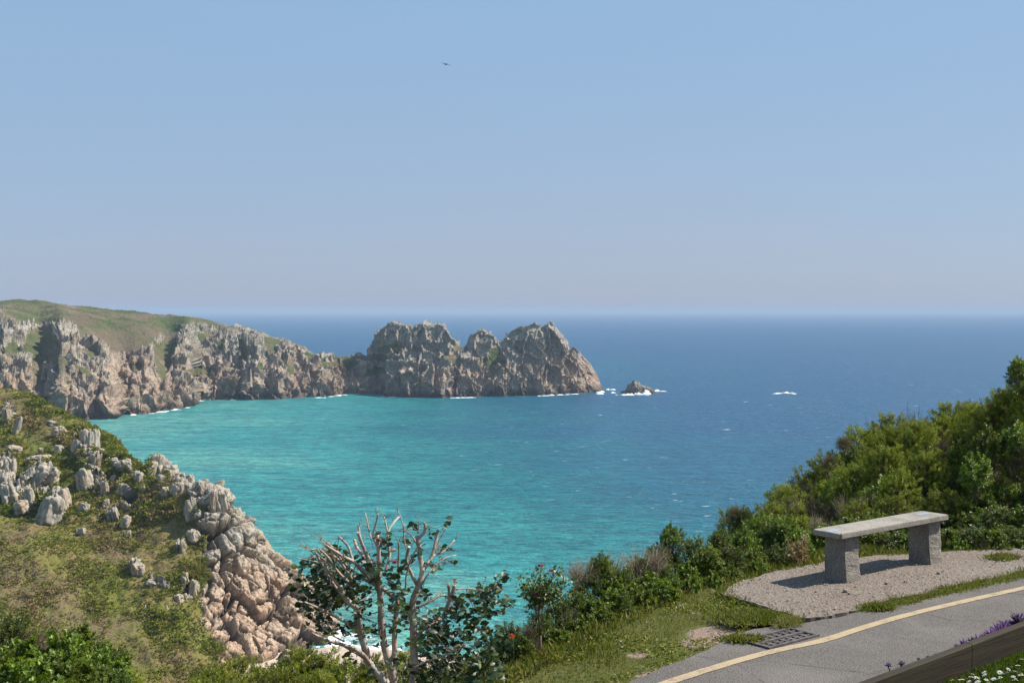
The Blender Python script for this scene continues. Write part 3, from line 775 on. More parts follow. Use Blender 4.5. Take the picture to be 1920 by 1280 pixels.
BOULDERS = [  # cx, base y, w, h (pixels of the photograph), label or None
 (10, 786, 13, 26, 'blunt grey granite pillar at the hill edge beside a thinner pillar'), (23, 815, 10, 44, 'thin tall granite finger standing out of the scrub below the hill crest'),
 (93, 785, 7, 20, None), (95, 796, 12, 9, None), (110, 816, 22, 20, 'rounded pale boulder beside the ivy covered rock'), (143, 850, 18, 30, 'split granite pillar at the front of the tall stack cluster'), (158, 838, 16, 44, 'slim granite pillar in the middle of the tall stack cluster'),
 (172, 846, 19, 50, 'highest granite pillar of the stack cluster against the sea'), (168, 882, 23, 46, 'broad jointed column under the tall stack cluster'), (160, 915, 24, 42, 'wide lone pillar at the bottom of the stack cluster'), (182, 922, 13, 26, None), (195, 925, 13, 30, None), (184, 898, 20, 22, None),
 (111, 846, 12, 15, None), (124, 840, 10, 14, None), (24, 848, 22, 15, 'flat white boulder above the long rock ledge'), (34, 858, 8, 8, None), (14, 884, 25, 32, 'sloping pale slab at the frame edge above the big outcrop'), (45, 888, 14, 12, None),
 (72, 862, 35, 11, 'long thin flat slab lying on the pale outcrop'), (82, 902, 36, 36, 'big smooth slab below the long thin flat stone'), (58, 892, 13, 18, None), (4, 937, 10, 38, None), (20, 937, 26, 42, 'tall rounded block at the frame edge of the big outcrop'), (38, 942, 18, 40, None), (56, 945, 18, 34, 'leaning block between the rounded block and the smooth white face'),
 (89, 972, 32, 52, 'large smooth white slab pointing downhill in the outcrop'), (113, 952, 28, 44, 'broad pale slab uphill of the smooth white slab'), (112, 918, 24, 32, None), (42, 958, 22, 24, None), (136, 948, 18, 11, None), (156, 957, 16, 18, 'small white boulder alone in green scrub beside the outcrop'),
 (186, 936, 13, 16, None), (196, 948, 11, 16, None), (232, 878, 24, 22, 'rounded boulder on the skyline between the stack clusters'), (216, 870, 13, 14, None), (201, 856, 17, 14, None), (190, 850, 10, 12, None), (254, 886, 18, 22, None), (258, 904, 15, 24, None), (238, 938, 18, 22, None), (225, 922, 14, 20, None), (245, 945, 10, 26, None),
 (233, 984, 14, 22, 'small pointed white rock low in the brown scrub'), (214, 984, 7, 28, None), (267, 922, 6, 13, None), (151, 1000, 12, 14, 'small two part pale rock above the green slope'), (300, 886, 12, 18, 'smaller cap stone on the flat topped tor'), (316, 886, 25, 19, 'large round cap stone on the flat topped tor'), (318, 897, 46, 12, 'flat ledge stone carrying the two cap stones'),
 (284, 903, 21, 21, None), (303, 905, 14, 18, None), (326, 932, 20, 34, 'upright block under the cap stones'), (313, 934, 15, 26, None), (352, 928, 13, 26, None), (354, 903, 14, 17, None), (366, 915, 12, 22, None), (376, 922, 12, 24, None), (362, 970, 20, 44, 'banded column of stacked blocks below the tor'), (350, 962, 12, 26, None), (372, 985, 11, 24, None),
 (413, 950, 24, 44, 'big upright monolith standing on the cliff edge'), (398, 948, 10, 34, 'thin dark slab leaning on the upright monolith'), (446, 972, 17, 22, 'small pointed rock on the cliff edge below the monolith'), (257, 1076, 22, 22, 'lone tan boulder in the middle of the green slope'), (348, 1090, 12, 20, None), (361, 1110, 13, 28, 'pale oval boulder at the foot of the green slope'),
 (335, 1127, 14, 15, None), (347, 1130, 15, 17, None), (283, 1093, 16, 7, None), (327, 1104, 12, 9, None), (305, 1098, 9, 6, None), (378, 945, 14, 20, None), (390, 975, 16, 20, None), (380, 1000, 20, 24, None), (365, 1010, 18, 22, None), (340, 940, 12, 18, None), (395, 925, 12, 14, None), (310, 1150, 5, 10, None), (75, 845, 8, 7, None), (205, 885, 12, 12, None), (210, 900, 9, 12, None), (140, 880, 9, 12, None)]
rr_ = random.Random(5)
BOULDERS = [b for i, b in enumerate(BOULDERS) if b[4] or i % 2]
for k, (bx_, by_, bw_, bh_, lab) in enumerate(BOULDERS):
    p = hill_at(bx_, by_)
    Y = p[1]; sc = Y / F
    o = obj('granite_boulder', BP[k % len(BP)])
    w_, h_ = bw_ * sc * 1.08, bh_ * sc * 1.05
    q = at(bx_, by_, Y - .3)
    o.location = (q[0], q[1] + w_ * .2, q[2] - h_ * .27)
    o.scale = (w_, w_ * rr_.uniform(.8, 1.2), h_)
    o.rotation_euler = (rr_.uniform(-.22, .22), rr_.uniform(-.26, .26), rr_.uniform(0, 6.28) if bw_ < bh_ * 1.5 else rr_.uniform(-.3, .3))
    if lab is None:
        lab = ('narrow upright granite block among the scrub on the near hillside' if bh_ > 1.5 * bw_ else 'small pale granite boulder among the scrub on the near hillside' if bw_ < 16 else 'mid sized granite boulder among the scrub on the near hillside')
    tag(o, lab, 'boulder', 'granite boulders on the near hillside')

# perched stones on the far headland
def head_top(px):
    j = int(np.argmin(abs(HPX - px)))
    k = int(np.argmax(HEAD[150:, j, 2])) + 150
    return HEAD[k, j]
for (px_, py_, w_, h_, lab) in [(1033, 614, 10, 13, 'balanced block on the highest pinnacle of the far headland'), (903, 624, 15, 8, 'flat cap stone on the middle crag of the far headland'), (738, 609, 16, 8, 'rounded summit stone on the inner crag of the far headland')]:
    p = head_top(px_); q = at(px_, py_, p[1]); s = q[1] / F
    o = obj('perched_rock', BP[3]); o.location = (q[0], q[1], q[2] - .8); o.scale = (w_ * s, w_ * s, h_ * s)
    tag(o, lab, 'rock')

# sea rock islet off the headland tip
def islet():
    nx, ny = 150, 60
    u = np.linspace(-1, 1, nx); v = np.linspace(-1, 1, ny); U, Vv = np.meshgrid(u, v)
    prof = np.interp(u, [-1, -.8, -.55, -.42, -.28, -.15, 0, .2, .38, .6, .8, 1], [-.3, .10, .20, .45, .72, 1.0, .80, .62, .50, .30, .08, -.3])
    s = onplane(1196, 737, 0); Y = s[1]; sc = Y / F
    hw = 46 * sc; hz = 29 * sc
    Z = prof[None, :] * (1 - np.abs(Vv) ** 1.6) * hz - np.abs(Vv) ** 3 * 4 - 1.0
    P = np.stack([U * hw, Vv * 13 * (1 - .3 * np.abs(U)), Z], -1).reshape(-1, 3)
    d, _ = rock_disp(P, 6, .5, 77, 3)
    N = grid_normals(P.reshape(ny, nx, 3)); N *= np.sign(N[..., 2:3] + 1e-6)
    P = P + N.reshape(-1, 3) * (d * .9)[:, None]
    me = mkmesh('islet_rock', P, [grid_faces(ny, nx)[:, ::-1]], M['searock'])
    o = obj('islet_rock', me, loc=(s[0], Y + 6, 0))
    tag(o, 'low jagged rock islet ringed by surf off the headland tip', 'rock')
islet()

# ------------------------------------------------------------------ foam
def foam_patch(mb, x, y, L, Wd, hz, seed, ang=0.0):
    n, k = max(6, int(L / .8)), 7
    u = np.linspace(-1, 1, n); v = np.linspace(-1, 1, k); U, V = np.meshgrid(u, v)
    P = np.stack([U * L / 2, V * Wd / 2, 0 * U], -1).reshape(-1, 3)
    w = P + [x, y, 0]
    z = hz * np.clip((1 - U.ravel() ** 2) * (1 - V.ravel() ** 2) * (.55 + 2.2 * fbm(w / 3.0, 3, seed)), -.3, 2) + .02
    P[:, 2] = z
    P[:, 1] += Wd * .35 * fbm(w / 5, 2, seed + 3)
    c, s = cos(ang), sin(ang)
    R = np.stack([P[:, 0] * c - P[:, 1] * s + x, P[:, 0] * s + P[:, 1] * c + y, P[:, 2] - .04], -1)
    mb.add(R, grid_faces(k, n)[:, ::-1])
def shore_foam():
    mb = MB(); rng = random.Random(11)
    wx = [a for a, b in WATER]; wy = [b for a, b in WATER]
    spots = [(214, 777, 9, 1.6), (222, 777, 14, 1.8), (228, 776, 8, 3.4), (240, 777, 12, 1.4), (252, 777, 14, 1.8), (262, 778, 10, 1.2), (285, 777, 16, 1.6), (310, 771, 18, 1.2), (330, 768, 22, 2.), (352, 765, 30, 1.6), (366, 762, 16, 1.2), (340, 763, 14, 2.8), (363, 751, 11, 3.2), (375, 751, 6, 2.), (400, 750, 12, 1.0), (436, 750, 16, 2), (450, 750, 10, 1), (490, 750, 16, 1.6), (520, 751, 26, 1.4), (545, 749, 24, 1.2), (575, 748, 26, 1.4), (600, 746, 26, 1.3), (625, 744, 18, 1.0), (655, 742, 36, 1.6), (690, 741, 30, 1.4), (710, 743, 10, 1), (760, 745, 14, 1), (800, 746, 14, 1), (870, 745, 14, 1.2), (900, 745, 12, 1), (960, 744, 10, .8), (1030, 741, 8, .8), (1075, 740, 26, 1.6), (1100, 739, 22, 1.4), (1125, 738, 16, 2.4), (1128, 734, 12, 2.2), (1145, 730, 20, 2.6), (1140, 727, 16, 1.6), (1160, 736, 12, 1), (182, 786, 20, 1.), (195, 786, 14, 1)]
    spots = [q for q in spots if q[3] > 1.7]
    x = 200.0
    while x < 1128:
        y = np.interp(x, wx, wy); v = vnoise(np.array([[x * .03, 0, 0]]), 5)[0]
        if v > .47 and not 355 < x < 366: spots.append((x, y + .9, rng.uniform(8, 26), rng.uniform(.3, .6) + 1.6 * max(0, v - .55)))
        x += rng.uniform(5, 16)
    for i, (px, py, L, h) in enumerate(spots):
        p = onplane(px, py, 0); s = p[1] / F
        foam_patch(mb, p[0], p[1] - 1.0, L * s * .9, 4 + 2.0 * h, .12 + h * .32, i)
    tag(obj('foam', mb.mesh('foam', M['foam'])), 'thin white surf along the foot of the far cliffs', 'foam', None, 'stuff')
    mb = MB()
    for i, (px, py, L, h) in enumerate([(1196, 739, 44, 4.2), (1178, 740, 22, 2.), (1212, 738, 16, 5.2), (1236, 733, 26, 2.4), (1165, 740, 24, 1.3), (1150, 736, 10, 1.5)]):
        p = onplane(px, py, 0); s = p[1] / F
        foam_patch(mb, p[0], p[1] - 2, L * s, 7, h * .5, i + 90)
    tag(obj('surf', mb.mesh('surf', M['foam'])), 'white surf breaking against the small rock islet', 'surf', None, 'stuff')
    mb = MB()
    for i, (px, py, L, h) in enumerate([(1468, 737, 44, 1.7), (1478, 736, 26, 3.4), (1455, 738, 26, 1.2), (1490, 738, 16, 1.2)]):
        p = onplane(px, py, 0); s = p[1] / F
        foam_patch(mb, p[0], p[1], L * s * .8, 5, h * .32, i + 120)
    tag(obj('breaking_wave', mb.mesh('breaking_wave', M['foam'])), 'lone white wave breaking over a hidden reef far offshore', 'wave')
shore_foam()

# ------------------------------------------------------------------ beach in the cove
def beach():
    xs = np.linspace(-75, 60, 70); ys = np.linspace(150, 285, 70); X, Y = np.meshgrid(xs, ys)
    p = np.stack([X.ravel(), Y.ravel(), 0 * X.ravel()], -1)
    shore = 252 + 4 * np.sin(X / 14)
    Z = (shore - Y) * .028 + .25 * fbm(p / 12, 3, 5).reshape(X.shape)
    Z = np.maximum(Z, -3)
    V = np.stack([X.ravel(), Y.ravel(), Z.ravel()], -1)
    tag(obj('beach', mkmesh('beach', V, [grid_faces(70, 70)[:, ::-1]], M['sand'])), kind='structure')
    mb = MB()
    for i, (px, py, L, w) in enumerate([(655, 1186, 60, 5), (640, 1205, 70, 6), (700, 1215, 90, 5), (620, 1196, 30, 4), (735, 1225, 40, 3)]):
        p = onplane(px, py, 0); s = p[1] / F
        foam_patch(mb, p[0], p[1], L * s * 1.3, w, .35, i + 200, -.1)
    tag(obj('surf', mb.mesh('beach_surf', M['foam'])), 'white surf washing onto the little beach behind the pruned tree', 'surf', None, 'stuff')
beach()

# ================================================================== FOREGROUND GROUND
GZ = H - 2.63
_e = [(-60, -6), (-8, 2.4), (-3, 4.2), (-1.2, 6.3), (-.3, 7.9), (-.05, 8.7), (.3, 9.35), (.72, 10.1), (1.2, 10.9), (1.75, 11.75), (2.4, 12.35), (3.2, 12.9), (4.4, 13.7), (6, 14.4), (9, 15.8), (60, 40)]
def yedge(x): return np.interp(x, [a for a, b in _e], [b for a, b in _e])
def zground(x, y):
    x = np.asarray(x, float); y = np.asarray(y, float)
    out = np.maximum(0, (y - yedge(x) - .15) * .72)
    out = out * out / (out + .5)
    drop = .62 * out
    bump = 2.5 * np.exp(-((x - 9) / 4.6) ** 2 - ((y - 19.5) / 4.8) ** 2)
    return GZ - drop + bump * sst(.2, 3, out)
def build_ground():
    xs = np.unique(np.concatenate([np.arange(-3, 9, .07), -np.geomspace(3, 150, 40), np.geomspace(9, 170, 40)]))
    ys = np.unique(np.concatenate([np.arange(5, 16, .07), [-15, -8, -4, 0, 2, 3.5], np.geomspace(16, 180, 50)]))
    X, Y = np.meshgrid(xs, ys); p = np.stack([X.ravel(), Y.ravel(), 0 * X.ravel()], -1)
    Z = zground(X, Y).ravel()
    outm = sst(0, 2, (Y - yedge(X))).ravel()
    Z = Z + .018 * fbm(p * 2.2, 3, 2) * (1 - outm) + outm * .35 * fbm(p / 2.5, 3, 4)
    V = np.stack([X.ravel(), Y.ravel(), np.maximum(Z, -3)], -1)
    px, py = proj(V)
    dirt = ellmask(px, py, [(1350, 1185, 62, 14, -4), (1310, 1205, 40, 8), (1285, 1240, 60, 6, -20), (1220, 1262, 30, 5, -20), (1420, 1180, 50, 7), (1195, 1228, 22, 4, -10), (1560, 1168, 60, 5, -5), (1500, 1150, 120, 12)])
    tag(obj('ground', mkmesh('ground', V, [grid_faces(len(ys), len(xs))[:, ::-1]], M['ground'], {'dirt': dirt})), kind='structure')
build_ground()

def noisy_poly(pts, amp, step, seed, z):
    """pixel polygon (on the ground plane) -> dense world outline with a ragged edge"""
    W = onplane([p[0] for p in pts], [p[1] for p in pts], GZ)
    out = []
    for a, b in zip(W, np.roll(W, -1, 0)):
        n = max(1, int(np.linalg.norm(b - a) / step))
        for j in range(n): out.append(a + (b - a) * j / n)
    out = np.array(out)
    out[:, 0] += amp * 1.5 * fbm(out * 3.1, 4, seed, .7); out[:, 1] += amp * 1.5 * fbm(out * 3.1 + 40, 4, seed, .7)
    out[:, 2] = z
    return out
def inside(poly, x, y):
    r = np.zeros(np.shape(x), bool); n = len(poly); j = n - 1
    for i in range(n):
        xi, yi, xj, yj = poly[i, 0], poly[i, 1], poly[j, 0], poly[j, 1]
        if yi != yj:
            r ^= ((yi > y) != (yj > y)) & (x < (xj - xi) * (y - yi) / (yj - yi) + xi)
        j = i
    return r
def sheet(name, outline, mat, thick=0.0, matside=None):
    import bmesh
    bm = bmesh.new()
    vs = [bm.verts.new(p) for p in outline]
    f = bm.faces.new(vs)
    if f.normal.z < 0: f.normal_flip()
    bm.normal_update()
    if f.normal.z < 0: f.normal_flip()
    if thick:
        lo = [bm.verts.new((p[0], p[1], p[2] - thick)) for p in outline]
        for i in range(len(vs)):
            j = (i + 1) % len(vs)
            g = bm.faces.new((vs[j], vs[i], lo[i], lo[j])); g.material_index = 1 if matside else 0
    bmesh.ops.triangulate(bm, faces=[f])
    me = bpy.data.meshes.new(name); bm.to_mesh(me); bm.free()
    me.materials.append(mat)
    if matside: me.materials.append(matside)
    return obj(name, me)
ROAD = [(900, 1430), (1090, 1330), (1180, 1286), (1232, 1264), (1300, 1238), (1345, 1214), (1385, 1197), (1450, 1180), (1500, 1176), (1560, 1166), (1625, 1150), (1700, 1131), (1800, 1108), (1920, 1079), (2100, 1037), (2400, 990), (2700, 1010), (2600, 1200), (2600, 1420)]
road_o = noisy_poly(ROAD, .05, .03, 5, GZ + .035)
tag(sheet('road', road_o, M['asphalt'], .08), kind='structure')
PAD = [(1340, 1120), (1356, 1110), (1390, 1098), (1440, 1084), (1500, 1070), (1545, 1060), (1640, 1048), (1760, 1042), (1850, 1038), (1930, 1032), (2050, 1022), (2050, 1045), (1920, 1077), (1800, 1103), (1700, 1127), (1625, 1147), (1560, 1163), (1500, 1168), (1470, 1156), (1430, 1143), (1385, 1134)]
pad_o = noisy_poly(PAD, .06, .03, 9, GZ + .046)
tag(sheet('path', pad_o, M['gravel'], .12, M['edge']), kind='structure')
# yellow line
def yellow_line():
    c = np.array([(1080, 1345), (1170, 1308), (1250, 1279), (1340, 1250), (1440, 1222), (1540, 1200), (1620, 1175), (1700, 1152), (1800, 1128), (1920, 1101), (2050, 1072), (2200, 1045)], float)
    W = onplane(c[:, 0], c[:, 1], GZ + .039)
    D = catmull(W, 260); t = np.gradient(D, axis=0); t /= np.linalg.norm(t, axis=1)[:, None]
    n = np.stack([-t[:, 1], t[:, 0], 0 * t[:, 0]], -1)
    w = .043
    e1 = .006 * fbm(D * 9, 3, 1)[:, None]; e2 = .006 * fbm(D * 9 + 7, 3, 2)[:, None]
    V = np.concatenate([D + n * (w + e1), D - n * (w + e2)])
    k = np.arange(259); q = np.stack([k, k + 1, k + 1 + 260, k + 260], -1)[:, ::-1]
    tag(obj('road_marking', mkmesh('road_marking', V, [q], M['line'], None, False)), kind='structure')
yellow_line()

# ------------------------------------------------------------------ bench
BF = np.array([3.083, 11.465]); BU = np.array([.79, .613]); BW = np.array([-.613, .79])
def bench():
    root = empty('stone_bench', (BF[0], BF[1], GZ + .05), math.atan2(BU[1], BU[0]))
    tag(root, 'rough granite slab bench on two stone block legs by the road', 'bench')
    import bmesh
    def slab(name, x0, x1, y0, y1, z0, z1, bev, rough, mat, seed, segs, radius=0.0, taper=0.0):
        bm = bmesh.new(); bmesh.ops.create_cube(bm, size=1)
        for v in bm.verts:
            v.co = ((x0 + x1) / 2 + v.co.x * (x1 - x0), (y0 + y1) / 2 + v.co.y * (y1 - y0), (z0 + z1) / 2 + v.co.z * (z1 - z0))
        if radius:
            es = [e for e in bm.edges if abs(e.verts[0].co.z - e.verts[1].co.z) > .01]
            bmesh.ops.bevel(bm, geom=es, offset=radius, segments=4, affect='EDGES')
        bmesh.ops.bevel(bm, geom=[e for e in bm.edges if len(e.link_faces) == 2 and e.calc_face_angle(0) > .6], offset=bev, segments=2, affect='EDGES')
        if segs:
            bmesh.ops.triangulate(bm, faces=bm.faces[:])
            for _ in range(segs):
                bmesh.ops.subdivide_edges(bm, edges=[e for e in bm.edges if e.calc_length() > .018], cuts=1, use_grid_fill=False)
            bmesh.ops.triangulate(bm, faces=[f for f in bm.faces if len(f.verts) > 4])
        P = np.array([v.co[:] for v in bm.verts]); bm.normal_update(); N = np.array([v.normal[:] for v in bm.verts])
        front = np.clip(-N[:, 1], 0, 1)
        d = rough * (fbm(P * 9 + seed, 4, seed) + .5 * fbm(P * 30, 3, seed)) * (.35 + 1.3 * front)
        P = P + N * d[:, None]
        if taper: P[:, 1] += np.where(N[:, 1] < -.3, -1, 0) * taper * np.clip(1 - (P[:, 2]) / .42, 0, 1) ** 2
        for v, p in zip(bm.verts, P): v.co = p
        me = bpy.data.meshes.new(name); bm.to_mesh(me); bm.free(); me.materials.append(mat)
        for pl in me.polygons: pl.use_smooth = False
        return obj(name, me, root)
    seat = slab('seat', 0, 1.80, 0, .335, .432, .482, .005, .0015, M['slab'], 3, 4, .022)
    for (a, b, s) in ((.13, .36, 5), (1.50, 1.72, 9)):
        slab('leg', a, b, .055, .285, -.06, .4315, .008, .009, M['leg'], s, 5, 0, .03)
    for (x, y) in ((.12, .17), (1.62, .20)):  # two thin pale bluish rectangles lying on the seat top
        mb = MB(); mb.box((x, y, .4835), (.20, .085, .002))
        o = obj('pale_panel', mb.mesh('pale_panel', M['seat_panel'], False), seat)
bench()

# ------------------------------------------------------------------ drain grate
def grate():
    c = onplane([1388, 1446, 1545, 1470], [1204, 1211, 1188, 1181], GZ + .04)
    o = c.mean(0); u = (c[2] - c[1]); v = (c[0] - c[1]); 
    root = empty('drain_grate', (o[0], o[1], GZ + .024)); tag(root, 'cast iron drain grate in the road edge beside the yellow line', 'drain grate')
    L, Wd = .56, .27
    ua = math.atan2(.62, .78)
    root.rotation_euler = (0, 0, ua)
    mb = MB(); mb.box((0, 0, .002), (L, Wd, .006)); obj('pit_shade_plate', mb.mesh('pit_shade_plate', M['pit_shade_plate'], False), root)  # no hole here: flat plate with the drain's inner shade put into its near-black colour
    mb = MB(); f = .028
    mb.box((0, Wd / 2, .012), (L + 2 * f, f, .03)); mb.box((0, -Wd / 2, .012), (L + 2 * f, f, .03))
    mb.box((L / 2 + f / 2 - .001, 0, .0115), (f, Wd - f, .03)); mb.box((-L / 2 - f / 2 + .001, 0, .0115), (f, Wd - f, .03))
    obj('frame', mb.mesh('frame', M['iron'], False), root)
    mb = MB()
    mb.box((0, 0, .0125), (L - .004, .034, .026))
    for i in range(1, 7):
        x = -L / 2 + L * i / 7
        for sgn in (-1, 1):
            mb.box((x, sgn * (Wd / 4 + .002), .0115), (.024, Wd / 2 - .052, .022))
    for sgn in (-1, 1):
        mb.box((0, sgn * (Wd / 4 + .006), .010), (L - .006, .016, .0195))
    obj('bars', mb.mesh('bars', M['iron'], False), root)
grate()

# ------------------------------------------------------------------ terrace, board edging
TZ = H - 1.72
B0 = np.array([1.421, 5.107]); BD = np.array([1.131, 1.008]); BD /= np.linalg.norm(BD); BN = np.array([-BD[1], BD[0]])
def terrace():
    a = B0 - BD * 9; b = B0 + BD * 9; back = -BN * 9
    n1, n2 = 120, 60
    us = np.linspace(-9, 9, n1); vs = np.linspace(-9, 0.0, n2); U, Vv = np.meshgrid(us, vs)
    P = np.stack([B0[0] + BD[0] * U + BN[0] * Vv, B0[1] + BD[1] * U + BN[1] * Vv, 0 * U + TZ], -1).reshape(-1, 3)
    P[:, 2] += .012 * fbm(P * 3, 3, 3)
    tag(obj('lawn', mkmesh('lawn', P, [grid_faces(n2, n1)[:, ::-1]], M['lawn'])), kind='structure')
    # soil bed and bank behind the board
    us = np.linspace(-9, 9, 160); prof = [(.03, TZ - .3), (.031, TZ - .02), (.15, TZ - .03), (.30, TZ - .12), (.42, TZ - .5), (.5, GZ - .05)]
    V = []
    for (d, z) in prof:
        for u in us:
            q = B0 + BD * u + BN * d; V.append((q[0], q[1], z))
    V = np.array(V); V[160:, 2] += .01 * fbm(V[160:] * 8, 3, 4)
    tag(obj('flower_bed', mkmesh('flower_bed', V, [grid_faces(len(prof), 160)], M['ground'], {'dirt': np.ones(len(V)) * .7})), kind='structure')
    root = empty('wooden_edging', (B0[0], B0[1], TZ), math.atan2(BD[1], BD[0]))
    tag(root, 'weathered timber board edging between the daisy lawn and the road', 'board')
    for (x0, x1) in ((-2.6, .985), (.99, 4.6)):
        mb = MB(); n = 40; xs = np.linspace(x0, x1, n)
        top = .140 + .004 * fbm(np.stack([xs * 1.2, 0 * xs, 0 * xs], -1), 2, 3) + .012 * np.sin(xs * 1.1)
        ring = [(-.018, -.12), (-.02, None), (-.014, 'c'), (.014, 'c'), (.02, None), (.018, -.12)]
        V = []
        for i, x in enumerate(xs):
            for (y, z) in ring:
                zz = top[i] if z == 'c' else (top[i] - .007 if z is None else z)
                V.append((x, y, zz))
        q = []
        for i in range(n - 1):
            for k in range(6):
                q.append((i * 6 + k, i * 6 + (k + 1) % 6, (i + 1) * 6 + (k + 1) % 6, (i + 1) * 6 + k))
        mb.add(V, q + [(0, 1, 2, 3), (0, 3, 4, 5), ((n - 1) * 6 + 3, (n - 1) * 6 + 2, (n - 1) * 6 + 1, (n - 1) * 6), ((n - 1) * 6 + 5, (n - 1) * 6 + 4, (n - 1) * 6 + 3, (n - 1) * 6)])
        obj('plank', mb.mesh('plank', M['wood'], False), root)
terrace()

def daisy_proto():
    root = empty('daisy', (0, 0, 0))
    mb = MB(); mb.tube([(0, 0, 0), (.004, 0, .02), (.003, .002, .042)], .0012, 4); obj('stalk', mb.mesh('stalk', M['lawngrass']), root)
    mb = MB(); n = 13; th = np.arange(n) * 2 * pi / n
    D = np.stack([np.cos(th), np.sin(th), 0 * th + .25], -1)
    mb.leaves(np.tile([.003, .002, .042], (n, 1)), D, np.tile([0, 0, 1.], (n, 1)), .017, .008, .5); obj('petals', mb.mesh('petals', M['white'], False), root)
    mb = MB(); mb.tube([(.003, .002, .043), (.003, .002, .047)], [.005, .003], 7); obj('centre', mb.mesh('centre', M['yellow']), root)
    return root
dz = [(1787, 1277), (1820, 1262), (1825, 1270), (1822, 1273), (1813, 1272), (1837, 1273), (1845, 1271), (1855, 1264), (1851, 1259), (1872, 1259), (1887, 1259), (1897, 1260), (1883, 1249), (1893, 1249), (1909, 1249), (1912, 1238), (1875, 1268), (1894, 1269), (1886, 1267), (1900, 1265), (1910, 1266), (1915, 1268), (1828, 1277), (1868, 1272), (1905, 1274), (1860, 1278), (1840, 1279), (1917, 1255), (1806, 1279), (1880, 1277)]
d0 = daisy_proto(); rr_ = random.Random(9)
for i, (px, py) in enumerate(dz):
    o = d0 if i == 0 else copy_tree(d0)
    p = onplane(px, py, TZ + .04); o.location = (p[0], p[1], TZ - .003); s = rr_.uniform(.7, 1.0); o.scale = (s, s, s * 1.3)
    o.rotation_euler = (rr_.uniform(-.5, .5), rr_.uniform(-.4, .4), rr_.uniform(0, 6))
    tag(o, 'small white daisy growing in the lawn below the timber board', 'daisy', 'daisies in the lawn')

def purple_proto(seed):
    rng = np.random.default_rng(seed)
    root = empty('purple_flower', (0, 0, 0))
    mb = MB(); n = 34; th = rng.uniform(0, 2 * pi, n); el = rng.uniform(.15, 1.3, n)
    D = np.stack([np.cos(th) * np.cos(el), np.sin(th) * np.cos(el), np.sin(el)], -1)
    mb.leaves(np.tile([0, 0, .045], (n, 1)), D, rng.normal(0, 1, (n, 3)), rng.uniform(.022, .034, n), .0055, rng.random(n)); obj('petals', mb.mesh('petals', M['purple'], False), root)
    mb = MB(); mb.tube([(0, 0, -.03), (.004, 0, .02), (0, 0, .047)], [.004, .004, .007], 5); obj('stalk', mb.mesh('stalk', M['dark']), root)
    mb = MB(); n = 10; th = rng.uniform(0, 2 * pi, n); D = np.stack([np.cos(th), np.sin(th), 0 * th + .8], -1)
    mb.leaves(np.tile([0, 0, -.02], (n, 1)), D, rng.normal(0, 1, (n, 3)), .045, .010, rng.random(n) * .5, True); obj('leaves', mb.mesh('leaves', M['dark'], False), root)
    return root
pf = [(1674, 1249), (1698, 1244), (1800, 1213), (1812, 1208), (1826, 1203), (1848, 1197), (1872, 1188), (1880, 1183), (1890, 1178), (1896, 1183), (1903, 1172), (1910, 1176), (1917, 1168), (1926, 1166), (1884, 1190), (1866, 1194), (1900, 1186), (1840, 1203), (1912, 1164), (1934, 1168), (1858, 1200), (1878, 1192), (1893, 1188), (1907, 1180), (1915, 1178), (1888, 1176), (1921, 1172), (1728, 1236), (1744, 1232), (1760, 1228)]
p0 = [purple_proto(4), purple_proto(8)]
for i, (px, py) in enumerate(pf):
    o = p0[i] if i < 2 else copy_tree(p0[i % 2])
    # stand on the bed just behind the board
    a = (px - CX) / F
    d = .06 + .05 * (i % 3)
    q0 = B0 + BN * d
    # intersect sight line x = a*y with the bed line
    t = (a * q0[1] - q0[0]) / (BD[0] - a * BD[1]); q = q0 + BD * t
    ztop = at(px, py, q[1])[2]
    s = .8 if px < 1720 else rr_.uniform(1.0, 1.3) if px < 1835 else rr_.uniform(1.3, 1.8)
    if 1720 < px < 1770: s = .45
    o.location = (q[0], q[1], ztop - .046 * s); o.scale = (s,) * 3; o.rotation_euler = (0, rr_.uniform(-.3, .3), rr_.uniform(0, 6))
    tag(o, 'small spiky purple flower alone above the timber board' if px < 1720 else 'closed purple flower bud low on the timber board edge' if px < 1770 else 'spiky purple flower in the dense row along the timber board', 'flower', 'purple flowers along the board')

